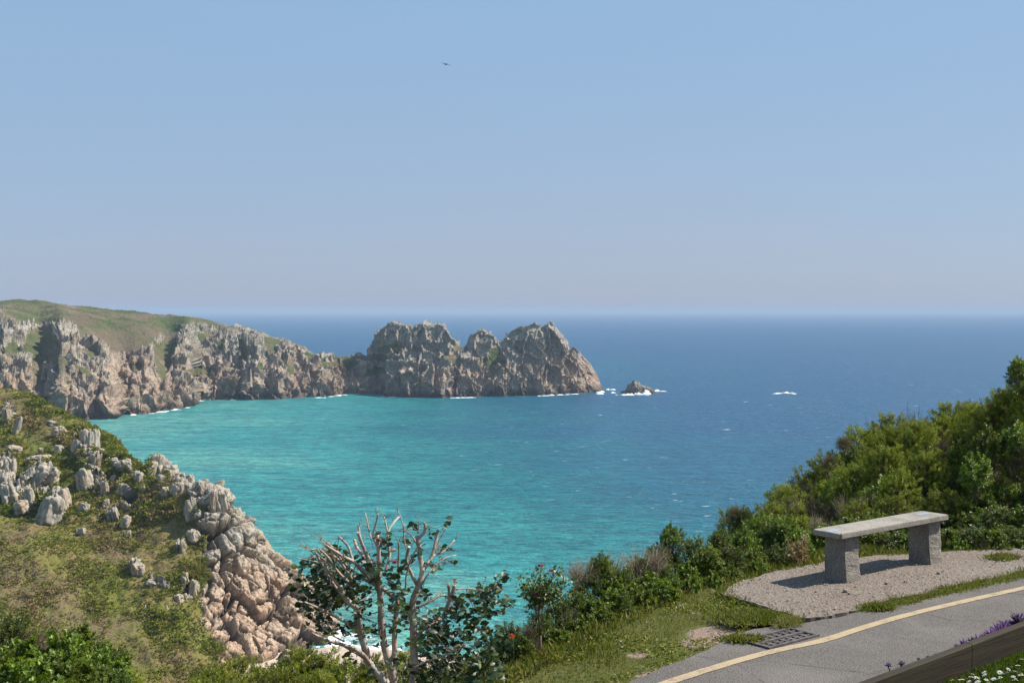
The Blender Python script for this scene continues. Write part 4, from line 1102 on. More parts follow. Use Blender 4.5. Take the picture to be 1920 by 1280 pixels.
# ------------------------------------------------------------------ grass
GPOLY_ROAD = road_o; GPOLY_PAD = pad_o
def grass():
    rng = np.random.default_rng(21)
    n = 260000
    x = rng.uniform(-1.6, 6.5, n); y = rng.uniform(7.6, 15, n)
    d = yedge(x) - y
    ok = (d > -.5)
    z = zground(x, y)
    P = np.stack([x, y, z], -1)
    px, py = proj(P)
    ok &= (px < 1960) & (py < 1330) & (px > 640)
    ok &= ~inside(GPOLY_ROAD, x, y)
    onpad = inside(GPOLY_PAD, x, y)
    ok &= ~onpad
    cl = fbm(P * [1.6, 1.6, 0], 3, 91)
    dirt = ellmask(px, py, [(1350, 1185, 62, 14, -4), (1310, 1205, 40, 8), (1285, 1240, 60, 6, -20), (1220, 1262, 30, 5, -20), (1420, 1180, 50, 7), (1195, 1228, 22, 4, -10), (1470, 1172, 40, 6)])
    ok &= rng.random(n) < np.clip(.75 + cl * .9 - dirt * 1.6, 0.015, 1)
    P = P[ok]; cl = cl[ok]; d = d[ok]; px = px[ok]; py = py[ok]; n = len(P)
    P[:, 2] += .0
    # taller near the hedge
    hgt = (.018 + .020 * np.exp(-np.maximum(d, 0) / .30) + .018 * np.clip(cl + .3, 0, 1)) * rng.uniform(.5, 1.6, n)
    hgt *= np.where(px < 1150, 1.15, 1)
    th = rng.uniform(0, 2 * pi, n); ln = rng.uniform(.1, .9, n)
    D = np.stack([np.cos(th) * ln, np.sin(th) * ln, np.ones(n)], -1)
    NN = np.stack([np.cos(th), np.sin(th), 0 * th + .2], -1) + rng.normal(0, .4, (n, 3))
    t = np.clip(.44 + .45 * fbm(P * 1.9, 3, 95) + rng.normal(0, .16, n), 0, 1)
    t = np.where(rng.random(n) < .10, rng.uniform(.8, 1, n), t)
    mb = MB(); mb.leaves(P, D, NN, hgt, rng.uniform(.004, .008, n), t, False, .25)
    # long blades at the hedge foot
    k = 2200
    x = rng.uniform(-1.0, 4.6, k); y = yedge(x) + rng.uniform(-.35, .1, k); z = zground(x, y)
    keep = ~inside(GPOLY_PAD, x, y) & ~inside(GPOLY_ROAD, x, y); x, y, z = x[keep], y[keep], z[keep]; k = len(x)
    th = rng.uniform(0, 2 * pi, k); ln = rng.uniform(.1, .8, k)
    D = np.stack([np.cos(th) * ln, np.sin(th) * ln, np.ones(k)], -1)
    mb.leaves(np.stack([x, y, z], -1), D, rng.normal(0, 1, (k, 3)), rng.uniform(.04, .11, k), .005, np.where(rng.random(k) < .25, .92, rng.uniform(.3, .7, k)), False, .35)
    # flat-leaved weeds in drifts
    k = 16000; x = rng.uniform(-1.0, 4.2, k); y = yedge(x) - rng.uniform(0, 1.9, k) ** 1.5 * .8 + .1; z = zground(x, y); W_ = np.stack([x, y, z + .012], -1)
    keep = (fbm(W_ * [2.6, 2.6, 0], 3, 131) > .12) & ~inside(GPOLY_PAD, x, y) & ~inside(GPOLY_ROAD, x, y); W_ = W_[keep]; k = len(W_)
    th = rng.uniform(0, 2 * pi, k)
    mb.leaves(W_, np.stack([np.cos(th), np.sin(th), .25 + .9 * rng.random(k)], -1), rng.normal(0, .4, (k, 3)) + [0, 0, 1], rng.uniform(.02, .055, k), rng.uniform(.010, .026, k), np.clip(.42 + .5 * fbm(W_ * 1.7, 2, 133) + rng.normal(0, .12, k), 0, .95), False, .2)
    # weeds in the joint between path and road
    k = 9000
    c = np.array([(1618, 1143), (1700, 1127), (1800, 1104), (1920, 1077), (2000, 1059)], float)
    W = onplane(c[:, 0], c[:, 1], GZ + .03); Wd = catmull(W, 400)
    i = rng.integers(0, 400, k)
    wid = .04 + .07 * np.clip(fbm(Wd * 2.5, 2, 7)[i] + .4, 0, 1.3)
    Q = Wd[i] + rng.normal(0, 1, (k, 3)) * wid[:, None] * [.7, .8, 0]
    th = rng.uniform(0, 2 * pi, k)
    D = np.stack([np.cos(th), np.sin(th), .5 + 1.2 * rng.random(k)], -1)
    mb.leaves(Q, D, rng.normal(0, 1, (k, 3)) + [0, 0, 1], rng.uniform(.015, .05, k), .008, np.where(rng.random(k) < .35, rng.uniform(.7, .95, k), rng.uniform(.1, .5, k)), False, .2)
    i = rng.integers(0, len(pad_o), 9000); Q = pad_o[i] + rng.normal(0, .035, (9000, 3)) * [1, 1, 0]; Q[:, 2] = GZ + .01; qx, qy = proj(Q); Q = Q[~((qx > 1485) & (qx < 1625) & (qy > 1135))]
    fr = fbm(Q * [3, 3, 0], 2, 44) + .25 > rng.random(len(Q)) * .8; Q = Q[fr]; kk = len(Q); th = rng.uniform(0, 2 * pi, kk)
    D = np.stack([np.cos(th), np.sin(th), .8 + 1.2 * rng.random(kk)], -1)
    mb.leaves(Q, D, rng.normal(0, 1, (kk, 3)) + [0, 0, 1], rng.uniform(.03, .085, kk), .007, np.where(rng.random(kk) < .3, rng.uniform(.7, .95, kk), rng.uniform(.1, .5, kk)), False, .25)
    for (cx, cy, rx, ry, kk, yel) in ((1432, 1160, 26, 9, 2600, .1), (1475, 1168, 22, 8, 1800, .75), (1390, 1160, 40, 12, 3000, .3), (1650, 1140, 22, 4, 1400, .2), (1880, 1047, 26, 5, 1500, .3), (1395, 1200, 30, 5, 900, .3)):
        ppx = cx + rng.normal(0, rx * .5, kk); ppy = cy + rng.normal(0, ry * .5, kk)
        Q = onplane(ppx, ppy, GZ + .04)
        th = rng.uniform(0, 2 * pi, kk)
        D = np.stack([np.cos(th), np.sin(th), .6 + 1.4 * rng.random(kk)], -1)
        mb.leaves(Q, D, rng.normal(0, 1, (kk, 3)) + [0, 0, 1], rng.uniform(.02, .07, kk), .010, np.where(rng.random(kk) < yel, rng.uniform(.8, .95, kk), rng.uniform(.05, .45, kk)), False, .2)
    tag(obj('grass', mb.mesh('grass', M['grass'], False)), 'short patchy grass verge between the road and the hedge', 'grass', None, 'stuff')
    # lawn
    n = 60000
    u = rng.uniform(.2, 2.2, n); v = -rng.uniform(0, 1, n) ** 1.3 * 1.3 - .03
    x = B0[0] + BD[0] * u + BN[0] * v; y = B0[1] + BD[1] * u + BN[1] * v
    P = np.stack([x, y, 0 * x + TZ], -1)
    px, py = proj(P); ok = (px < 1990) & (py < 1340); P = P[ok]; n = len(P)
    th = rng.uniform(0, 2 * pi, n); ln = rng.uniform(.2, .9, n)
    D = np.stack([np.cos(th) * ln, np.sin(th) * ln, np.ones(n)], -1)
    mb = MB(); mb.leaves(P, D, rng.normal(0, 1, (n, 3)), rng.uniform(.015, .045, n), .0045, np.clip(rng.normal(.5, .2, n), 0, 1), False, .2)
    tag(obj('lawn_grass', mb.mesh('lawn_grass', M['lawngrass'], False)), 'short green lawn grass dotted with daisies below the board', 'grass', None, 'stuff')
grass()

def pebbles():
    rng = np.random.default_rng(31); mb = MB()
    n = 2600
    px = rng.uniform(1340, 1960, n); py = rng.uniform(1045, 1170, n)
    P = onplane(px, py, GZ + .057)
    ok = inside(GPOLY_PAD, P[:, 0], P[:, 1]); P = P[ok]
    base = np.array([(1, 0, 0), (-1, 0, 0), (0, 1, 0), (0, -1, 0), (0, 0, 1), (0, 0, -1)], float)
    tr = np.array([(0, 2, 4), (2, 1, 4), (1, 3, 4), (3, 0, 4), (2, 0, 5), (1, 2, 5), (3, 1, 5), (0, 3, 5)])
    for p in P:
        s = .004 + .010 * rng.random() ** 3
        V = base * s * rng.uniform(.7, 1.3, (6, 1)) * [1, 1, .6]
        a = rng.uniform(0, 6.28); V = V @ np.array([[cos(a), -sin(a), 0], [sin(a), cos(a), 0], [0, 0, 1]])
        mb.add(V + p, None, tr, rng.random())
    tag(obj('gravel', mb.mesh('gravel', M['stone'], False)), 'loose gravel scattered on the trodden path round the bench', 'gravel', None, 'stuff')
    for (x, y, w) in ((1585, 1108, 8), (1662, 1093, 6), (1698, 1090, 5), (1592, 1112, 5), (1530, 1108, 4), (1760, 1074, 6)):
        P_, q_ = rounded_block(int(x) % 7 + 2, 1, 1, .7, 16)
        p = onplane(x, y, GZ + .055); s = w * p[1] / F
        o = obj('stone', mkmesh('stone', P_, [q_], M['stone'])); o.location = (p[0], p[1], GZ + .05); o.scale = (s, s, s)
        tag(o, 'small loose stone on the gravel at the foot of the bench', 'stone', 'loose stones by the bench')
pebbles()

# ================================================================== SHRUBS
def shrub_proto(kind, seed):
    """crown about 1 m high and 1.2 m wide"""
    rng = np.random.default_rng(seed)
    S = dict(
        gorse=dict(ns=330, nl=34, L=.036, W=.021, mat='gorse', big=False, bare=.1, twl=.24, up=.15),
        dark=dict(ns=230, nl=32, L=.044, W=.028, mat='dark', big=False, bare=.1, twl=.28, up=.25),
        brown=dict(ns=300, nl=16, L=.026, W=.012, mat='brown', big=False, bare=.5, twl=.42, up=.6),
        sprig=dict(ns=130, nl=24, L=.074, W=.040, mat='broad', big=True, bare=.1, twl=.32, up=.5),
        broad=dict(ns=110, nl=24, L=.085, W=.058, mat='broad', big=True, bare=.1, twl=.34, up=.4),
        twiggy=dict(ns=170, nl=7, L=.030, W=.018, mat='dark', big=False, bare=.8, twl=.60, up=1.6))[kind]
    root = empty(dict(gorse='gorse_bush', dark='hedge_shrub', brown='heather_bush', sprig='leafy_shrub', broad='broadleaf_shrub', twiggy='twiggy_shrub')[kind])
    st = MB(); lf = MB()
    ns = S['ns']
    th = rng.uniform(0, 2 * pi, ns); ct = rng.uniform(-.05, 1, ns); sn = np.sqrt(1 - np.clip(ct, 0, 1) ** 2)
    dirs = np.stack([np.cos(th) * sn, np.sin(th) * sn, ct], -1)
    lob = 1 + .32 * fbm(dirs * 1.7 + seed, 3, seed)
    rad = lob * rng.uniform(.72, 1.04, ns) + (rng.random(ns) < .08) * .12
    tips = dirs * rad[:, None] * np.array([.60, .60, .80]) + [0, 0, .2]
    inner = tips - (dirs * [1, 1, .6] + [0, 0, S['up'] * .45]) * S['twl'] * rng.uniform(.7, 1.2, (ns, 1)) * .75
    inner[:, 2] = np.maximum(inner[:, 2], .03)
    bend = rng.normal(0, .035, (ns, 3))
    nm = 7; hubs = []
    for k in range(nm):
        a = k * 2 * pi / nm + rng.uniform(-.3, .3); r = rng.uniform(.12, .36)
        e = np.array([cos(a) * r, sin(a) * r, rng.uniform(.3, .6)])
        b0 = np.array([cos(a) * .06, sin(a) * .06, -.35])
        st.tube([b0, b0 * .5 + e * .5 + rng.normal(0, .03, 3), e], [.022, .016, .010], 5); hubs.append(e)
        hubs.append(b0 * .3 + e * .7)
    hubs = np.array(hubs)
    for i in range(ns):
        hb = hubs[np.argmin(((hubs - inner[i]) ** 2).sum(1))]
        if i % 3 == 0 or S['bare'] > .4: st.tube([hb, (hb + inner[i]) / 2 + bend[i], inner[i], (inner[i] + tips[i]) / 2 + bend[i], tips[i]], [.008, .006, .005, .0035, .0015], 3)
        else: st.tube([inner[i], (inner[i] + tips[i]) / 2 + bend[i], tips[i]], [.005, .0035, .0015], 3)
    nl = S['nl']; n = ns * nl
    si = np.repeat(np.arange(ns), nl); t = np.tile((np.arange(nl) + .5) / nl, ns) ** .8
    t = S['bare'] * .5 + (1 - S['bare'] * .5) * t
    A, B, M_ = inner[si], tips[si], ((inner + tips) / 2 + bend)[si]
    tt = t[:, None]
    P = A * (1 - tt) ** 2 + 2 * M_ * tt * (1 - tt) + B * tt ** 2
    ax = (B - A); ax /= np.linalg.norm(ax, axis=1)[:, None]
    rv = rng.normal(0, 1, (n, 3)); rv -= (rv * ax).sum(1)[:, None] * ax; rv /= np.linalg.norm(rv, axis=1)[:, None]
    D = ax * rng.uniform(.3, .9, (n, 1)) + rv * .8 + [0, 0, .15]
    P = P + rv * .012 + rng.normal(0, .008, (n, 3))
    NN = ax * .6 - rv * .3 + rng.normal(0, .4, (n, 3)) + [0, 0, .8]
    sz = rng.uniform(.65, 1.25, n) * (1.15 - .35 * t)
    cl = fbm(P * 3.0 + seed * 5, 2, seed + 3)
    shoot = rng.normal(0, .10, ns)[si]
    tint = np.clip(.42 + .32 * cl + shoot + .22 * (t - .5) + rng.normal(0, .09, n), 0, 1)
    lf.leaves(P, D, NN, S['L'] * sz, S['W'] * sz, tint, S['big'])
    obj('foliage', lf.mesh(kind + '_foliage', M[S['mat']], False), root)
    obj('stems', st.mesh(kind + '_stems', M['twig'] if kind != 'twiggy' else M['paletwig'], True), root)
    return root
PRO = {}
USED = set()
SK = {'gorse': (2, 41), 'dark': (2, 51), 'brown': (1, 61), 'sprig': (2, 71), 'broad': (1, 81), 'twiggy': (1, 91)}
def get_shrub(kind, i):
    n, sd = SK[kind]
    key = (kind, i % n)
    if key not in PRO:
        PRO[key] = shrub_proto(kind, sd + i % n); return PRO[key]
    return copy_tree(PRO[key])
SHN = [0]
LABEL_S = {
 'gorse': 'bright yellow-green small-leaved bush', 'dark': 'dense dark green bush', 'brown': 'brownish half-bare bush', 'sprig': 'leafy fresh green shrub with upright shoots', 'broad': 'low broad-leaved green shrub', 'twiggy': 'thin twiggy half-bare shrub'}
def put(kind, px, py, Y, wpx, where, group, label=None, minh=.3, squash=1.0):
    """top at pixel (px,py), at distance Y, crown width wpx pixels"""
    i = SHN[0]; SHN[0] += 1
    top = at(px, py, Y); zg = float(zground(top[0], top[1]))
    w = wpx * Y / F
    h = max(top[2] - zg, minh)
    hs = max(min(h, w * 1.0 * squash), w * .6 * squash)       # crown height; the stem reaches on down
    o = get_shrub(kind, i)
    o.location = (top[0], top[1], top[2] - hs)
    o.scale = (w / 1.2, w / 1.2, hs); o.rotation_euler = (0, 0, random.uniform(0, 6.28))
    tag(o, label or (LABEL_S[kind] + ' ' + where), 'bush', group)
    return o
SIL = [(1330, 1000), (1352, 992), (1380, 938), (1410, 955), (1440, 925), (1475, 893), (1500, 868), (1545, 845), (1578, 835), (1590, 815), (1620, 790), (1650, 772), (1700, 757), (1750, 748), (1800, 744), (1850, 738), (1880, 724), (1900, 700), (1915, 672), (1990, 650)]
sil = lambda x: np.interp(x, [a for a, b in SIL], [b for a, b in SIL])
R = random.Random(4)
def mound():
    rows = [(0.0, 19.5, 92), (.14, 18.4, 92), (.30, 17.3, 92), (.46, 16.3, 94), (.62, 15.3, 96), (.77, 14.5, 96), (.90, 13.8, 90)]
    for j, (t, Y, w) in enumerate(rows):
        x = 1375 + 14 * j + (30 if j % 2 else 0)
        if j >= 4: x -= 40
        while x < 1990:
            s = sil(x); b = 1040 - (x - 1500) * .02
            y = s + (b - 20 - s) * t + R.uniform(-5, 9) + (8 if j == 0 else 0)
            u = R.random()
            # bright top, darker and browner lower down, fresh leafy sprigs on the near right
            if j <= 2: kind = 'gorse' if u < .84 else ('brown' if u < .95 else 'dark')
            elif j <= 4: kind = 'dark' if u < .30 else ('brown' if u < .60 else ('gorse' if u < .80 else 'sprig'))
            else: kind = 'dark' if u < .45 else ('sprig' if u < .8 else 'broad')
            if x > 1800 and 1 < j < 6 and u > .55: kind = 'sprig'
            put(kind, x, y, Y + R.uniform(-.4, .4), w * R.uniform(.85, 1.25), ['along the skyline of the bank', 'just under the skyline of the bank', 'high on the bank', 'halfway up the bank behind the bench', 'halfway up the bank behind the bench', 'low on the bank behind the bench', 'at the foot of the bank behind the bench'][j], 'bushes on the bank behind the bench')
            x += w * R.uniform(.48, .64)
    for i_ in range(16):
        x_ = R.uniform(1480, 1900); s_ = sil(x_); t_ = R.uniform(.05, .75)
        put(R.choice(['twiggy', 'brown', 'twiggy', 'sprig']), x_, s_ + (1010 - s_) * t_ - 10, 18.9 - 5.2 * t_, R.uniform(36, 60), 'poking through the scrub of the bank', 'bushes on the bank behind the bench')
    put('dark', 1912, 676, 16.5, 52, '', 'bushes on the bank behind the bench', 'tallest dark bush on the bank at the frame edge')
    put('gorse', 1890, 728, 16.4, 70, '', 'bushes on the bank behind the bench', 'broad bush joined to the tallest bush on the bank')
    put('brown', 1868, 742, 16.8, 70, 'beside the tallest bush on the bank', 'bushes on the bank behind the bench')
    put('sprig', 1938, 700, 16.0, 80, 'beside the tallest bush on the bank', 'bushes on the bank behind the bench')
    for (k_, x_, y_, Y_, w_) in (('brown', 1885, 752, 16.6, 90), ('gorse', 1925, 745, 16.0, 90), ('gorse', 1860, 758, 16.4, 90), ('sprig', 1900, 790, 15.6, 80), ('brown', 1935, 800, 15.4, 90), ('gorse', 1835, 752, 17.2, 80), ('sprig', 1850, 800, 15.6, 70), ('sprig', 1830, 850, 15.0, 70), ('gorse', 1720, 790, 17.0, 90), ('gorse', 1660, 830, 16.4, 90), ('gorse', 1600, 870, 16.4, 90), ('gorse', 1740, 840, 16.0, 90), ('gorse', 1690, 880, 15.6, 90)):
        put(k_, x_, y_, Y_, w_, 'below the tallest bush on the bank', 'bushes on the bank behind the bench')
    for (k_, x_, y_, Y_, w_) in (('dark', 1262, 1030, 12.15, 74), ('broad', 1300, 1045, 12.0, 60), ('dark', 1235, 1055, 11.7, 70), ('gorse', 1340, 1030, 12.5, 70)):
        put(k_, x_, y_, Y_, w_, 'in the low hedge along the verge', 'bushes in the hedge along the verge')
    put('sprig', 1912, 668, 16.2, 46, '', 'bushes on the bank behind the bench', 'pale leafy shoots topping the tallest bush on the bank')
    put('brown', 1581, 812, 17.6, 34, '', 'bushes on the bank behind the bench', 'small bare brown bush sticking out of the bank against the sea')
    put('brown', 1380, 940, 15.5, 40, 'at the seaward end of the bank', 'bushes on the bank behind the bench'); put('dark', 1398, 948, 15.4, 60, '', 'bushes on the bank behind the bench', 'dark pointed bush at the seaward end of the bank')
    # hedge from the rose bush up to the bench
    hedge = [('dark', 1262, 984, 12.2, 58), ('sprig', 1258, 980, 12.0, 44), ('sprig', 1305, 1003, 12.3, 56), ('dark', 1345, 1000, 12.9, 70), ('sprig', 1352, 990, 12.8, 44), ('sprig', 1395, 985, 13.2, 66), ('sprig', 1430, 960, 13.9, 70), ('dark', 1450, 975, 13.6, 80), ('sprig', 1475, 965, 13.6, 70), ('broad', 1500, 1000, 13.2, 60),
             ('sprig', 1325, 1020, 12.0, 66), ('dark', 1370, 1020, 12.3, 66), ('broad', 1410, 1030, 12.5, 60), ('dark', 1455, 1020, 12.7, 60), ('broad', 1290, 1060, 11.7, 60), ('broad', 1340, 1055, 11.9, 50), ('broad', 1545, 985, 13.6, 60), ('broad', 1590, 968, 13.8, 64), ('sprig', 1640, 955, 14.0, 60), ('broad', 1620, 985, 13.7, 70), ('broad', 1665, 1015, 13.6, 50),
             ('dark', 1235, 1015, 11.9, 60), ('dark', 1200, 1040, 11.6, 64), ('twiggy', 1195, 1012, 11.5, 80), ('twiggy', 1150, 1022, 11.3, 80), ('twiggy', 1230, 1010, 11.6, 60), ('dark', 1130, 1040, 11.2, 70), ('sprig', 1128, 1036, 11.0, 50), ('dark', 1165, 1060, 11.1, 80), ('broad', 1225, 1075, 11.2, 70), ('broad', 1190, 1095, 10.9, 66), ('dark', 1105, 1075, 10.9, 80), ('twiggy', 1095, 1035, 10.9, 60), ('twiggy', 1080, 1040, 10.6, 50),
             ('dark', 1080, 1105, 10.5, 80), ('broad', 1145, 1110, 10.6, 66), ('dark', 1045, 1120, 10.2, 70), ('brown', 1060, 1130, 10.2, 60), ('dark', 1010, 1145, 9.9, 70), ('brown', 985, 1160, 9.7, 60), ('dark', 955, 1165, 9.5, 80), ('broad', 1100, 1150, 10.1, 50), ('broad', 1030, 1180, 9.6, 50), ('brown', 1000, 1190, 9.3, 50), ('dark', 930, 1190, 9.2, 70), ('broad', 1112, 1122, 10.3, 60), ('dark', 1165, 1106, 10.6, 66), ('broad', 1208, 1108, 10.8, 56), ('broad', 1252, 1092, 11.0, 50), ('dark', 1062, 1150, 10.0, 64), ('broad', 1296, 1082, 11.4, 44), ('broad', 1338, 1076, 11.6, 40), ('broad', 1085, 1160, 9.9, 44), ('dark', 1020, 1160, 9.8, 60), ('broad', 980, 1195, 9.2, 50), ('broad', 1050, 1178, 9.6, 44), ('broad', 1135, 1140, 10.2, 40), ('sprig', 1375, 1058, 11.9, 44), ('broad', 1420, 1050, 12.2, 40), ('broad', 1470, 1045, 12.6, 44), ('broad', 1150, 1085, 10.9, 60), ('dark', 905, 1215, 9.0, 70), ('twiggy', 1010, 1085, 9.9, 60), ('sprig', 1262, 1075, 11.4, 46)]
    for (k, x, y, Y, w) in hedge:
        put(k, x, y, Y, w, 'in the hedge beside the bench' if x > 1400 else 'in the low hedge along the verge', 'bushes in the hedge along the verge')
    for (k, x, y, Y, w) in [('broad', 1690, 1000, 13.55, 56), ('dark', 1735, 992, 13.5, 70), ('broad', 1780, 990, 13.5, 60), ('dark', 1820, 985, 13.5, 76), ('broad', 1860, 992, 13.4, 56), ('dark', 1895, 985, 13.5, 76), ('broad', 1935, 985, 13.6, 60), ('broad', 1800, 1012, 13.3, 44), ('broad', 1880, 1015, 13.25, 44), ('broad', 1720, 1016, 13.3, 40), ('brown', 1845, 1010, 13.3, 44), ('broad', 1925, 1010, 13.3, 50)]:
        put(k, x, y, Y, w, 'at the foot of the bank behind the gravel path', 'bushes on the bank behind the bench')
    # bushes below the tree and at the bottom corner
    low = [('gorse', 400, 1240, 15, 110), ('gorse', 450, 1232, 15.5, 110), ('gorse', 505, 1240, 15, 100), ('gorse', 555, 1215, 14, 110), ('gorse', 600, 1212, 14, 110), ('gorse', 650, 1235, 13, 110), ('gorse', 700, 1245, 12.5, 100), ('gorse', 530, 1255, 13.5, 110), ('gorse', 440, 1262, 13.5, 110), ('gorse', 600, 1260, 12.5, 120), ('gorse', 755, 1215, 12, 60), ('gorse', 700, 1226, 12.6, 80), ('gorse', 385, 1265, 14, 80)]
    for (k, x, y, Y, w) in low: put(k, x, y, Y, w, 'on the slope below the pruned tree', 'bushes on the slope below the tree')
    low += [('dark', 820, 1232, 11, 90), ('gorse', 870, 1225, 11.3, 80), ('dark', 915, 1222, 10.6, 80), ('gorse', 770, 1248, 10.8, 80), ('dark', 850, 1255, 10.2, 100)]
    for (k, x, y, Y, w) in low[-5:]: put(k, x, y, Y, w, 'on the slope below the pruned tree', 'bushes on the slope below the tree')
    corner = [('dark', 20, 1150, 11, 110), ('brown', 60, 1165, 11, 90), ('broad', 30, 1200, 9.6, 130), ('broad', 120, 1185, 10.0, 120), ('broad', 150, 1172, 10.4, 60), ('broad', 200, 1215, 9.6, 100), ('broad', 50, 1240, 8.8, 150), ('broad', 135, 1235, 8.8, 130), ('dark', 210, 1245, 9.4, 100), ('broad', 90, 1262, 8.4, 150), ('broad', -20, 1215, 9.0, 130), ('gorse', 245, 1258, 9.8, 60), ('dark', 180, 1195, 10.6, 80)]
    for (k, x, y, Y, w) in corner: put(k, x, y, Y, w, 'in the bottom corner of the view', 'bushes in the near corner')
mound()

# ------------------------------------------------------------------ pruned camellia tree
def camellia():
    rng = np.random.default_rng(12)
    Y0 = 7.7
    base = at(750, 1330, Y0)
    zg = float(zground(base[0], base[1]))
    root = empty('pruned_tree', (base[0], base[1], zg)); o0 = np.array([base[0], base[1], zg])
    tag(root, 'hard pruned evergreen tree with bare cut branches and glossy dark leaves', 'tree')
    LB = [  # pixel path, radii m (start, end), depth offset (start, end), cut end?
     ('trunk', [(745, 1330), (722, 1279), (690, 1240), (685, 1216), (677, 1190), (673, 1166), (669, 1142), (647, 1121), (637, 1099)], .030, .016, 0, -.2, 0),
     ('trunk', [(742, 1330), (735, 1262), (725, 1227), (718, 1192), (715, 1163), (714, 1131), (711, 1099), (710, 1067), (709, 1028), (707, 1001)], .030, .012, .05, .1, 1),
     ('trunk', [(748, 1330), (740, 1259), (740, 1219), (740, 1179), (744, 1142), (746, 1126), (735, 1116), (716, 1102)], .022, .013, .1, .2, 0),
     ('trunk', [(765, 1330), (776, 1272), (776, 1206), (775, 1166), (774, 1131), (782, 1105), (790, 1083), (791, 1062), (786, 1033), (783, 1004)], .030, .014, .15, .3, 1),
     ('b', [(693, 1244), (679, 1225), (655, 1212), (634, 1206), (608, 1198), (585, 1186)], .015, .007, -.1, -.4, 0),
     ('b', [(676, 1186), (655, 1170), (634, 1158), (610, 1146), (592, 1137), (572, 1128)], .012, .005, -.1, -.4, 0),
     ('b', [(711, 1099), (701, 1073), (690, 1046), (679, 1020), (671, 998)], .015, .010, .1, -.1, 1),
     ('b', [(690, 1046), (683, 1030), (676, 1010), (672, 985)], .010, .008, .0, .1, 1),
     ('b', [(706, 1097), (682, 1073), (663, 1052), (653, 1025), (637, 1006)], .013, .007, .1, .3, 1),
     ('b', [(703, 1092), (669, 1057), (640, 1041), (610, 1022)], .013, .009, .1, -.3, 1),
     ('b', [(640, 1041), (625, 1028), (613, 1017)], .008, .008, -.2, -.1, 1),
     ('b', [(690, 1060), (680, 1040), (671, 1028), (664, 1012)], .012, .010, 0, .2, 1),
     ('b', [(722, 1070), (730, 1041), (727, 1001), (738, 980), (748, 969)], .010, .007, .1, .3, 1),
     ('b', [(727, 1001), (724, 985), (720, 968)], .007, .005, .3, .35, 1),
     ('b', [(709, 1028), (700, 1005), (705, 980), (709, 963)], .007, .006, .1, 0, 1),
     ('b', [(696, 1012), (690, 985), (684, 960)], .005, .004, 0, .1, 0),
     ('b', [(640, 1105), (620, 1078), (606, 1050), (595, 1030), (583, 1031)], .009, .005, -.2, -.5, 1),
     ('b', [(653, 1090), (632, 1070), (618, 1048), (600, 1030)], .009, .007, -.2, -.4, 1),
     ('b', [(660, 1085), (640, 1055), (622, 1040), (596, 1034)], .009, .006, -.1, -.2, 1),
     ('b', [(647, 1121), (625, 1095), (610, 1070), (598, 1047), (590, 1035)], .010, .007, -.1, -.3, 1),
     ('b', [(716, 1102), (690, 1090), (665, 1072), (640, 1050), (628, 1030)], .011, .008, .1, 0, 1),
     ('b', [(782, 1094), (770, 1073), (762, 1049), (767, 1025)], .012, .010, .25, .1, 1),
     ('b', [(794, 1067), (808, 1046), (817, 1014), (821, 993)], .013, .010, .3, .4, 1),
     ('b', [(801, 1056), (815, 1040), (833, 1033), (852, 1012)], .008, .006, .3, .5, 1),
     ('b', [(783, 1010), (796, 996), (797, 985), (795, 980)], .012, .008, .3, .3, 1),
     ('b', [(786, 1030), (775, 1008), (758, 990), (752, 970), (745, 955)], .006, .003, .3, .4, 0),
     ('b', [(766, 1040), (757, 1010), (757, 985)], .006, .005, .2, .2, 1),
     ('b', [(748, 1090), (747, 1060), (748, 1030), (746, 1015)], .008, .006, .2, .1, 1),
     ('b', [(746, 1126), (760, 1100), (762, 1075), (775, 1040), (790, 1015)], .006, .004, .2, 0, 0),
     ('b', [(831, 1158), (843, 1126), (850, 1108), (852, 1097)], .015, .013, .4, .4, 1),
     ('b', [(843, 1122), (842, 1105), (841, 1096)], .011, .010, .4, .35, 1),
     ('b', [(778, 1140), (807, 1126), (820, 1118), (833, 1115)], .010, .008, .2, .3, 1),
     ('b', [(790, 1180), (812, 1168), (831, 1158)], .015, .014, .2, .4, 0),
     ('b', [(776, 1210), (783, 1196), (790, 1180)], .016, .015, .15, .2, 0),
     ('b', [(852, 1103), (880, 1103), (910, 1106), (935, 1100)], .005, .003, .4, .6, 0),
     ('b', [(776, 1245), (800, 1240), (840, 1225), (862, 1208)], .008, .004, .1, -.2, 0),
     ('b', [(645, 1202), (620, 1188), (600, 1170), (590, 1160)], .006, .003, -.2, -.3, 0),
     ('b', [(640, 1208), (665, 1222), (680, 1232), (700, 1248)], .007, .009, -.2, 0, 0),
     ('b', [(582, 1001), (600, 1012), (615, 1024), (640, 1041)], .002, .006, -.3, -.3, 0),
     ('b', [(545, 1018), (565, 1022), (585, 1034), (610, 1050)], .0015, .005, -.4, -.4, 0),
     ('b', [(556, 1045), (580, 1050), (610, 1056)], .003, .005, -.4, -.3, 0),
     ('b', [(786, 955), (786, 975), (784, 1000)], .002, .004, .3, .3, 0),
     ('b', [(844, 962), (838, 985), (826, 1008), (815, 1035)], .002, .006, .5, .4, 0),
     ('b', [(855, 1040), (835, 1046), (810, 1065), (796, 1085)], .003, .006, .5, .3, 0),
     ('b', [(855, 1053), (838, 1052), (822, 1060)], .002, .003, .5, .4, 0),
    ]
    tips = []
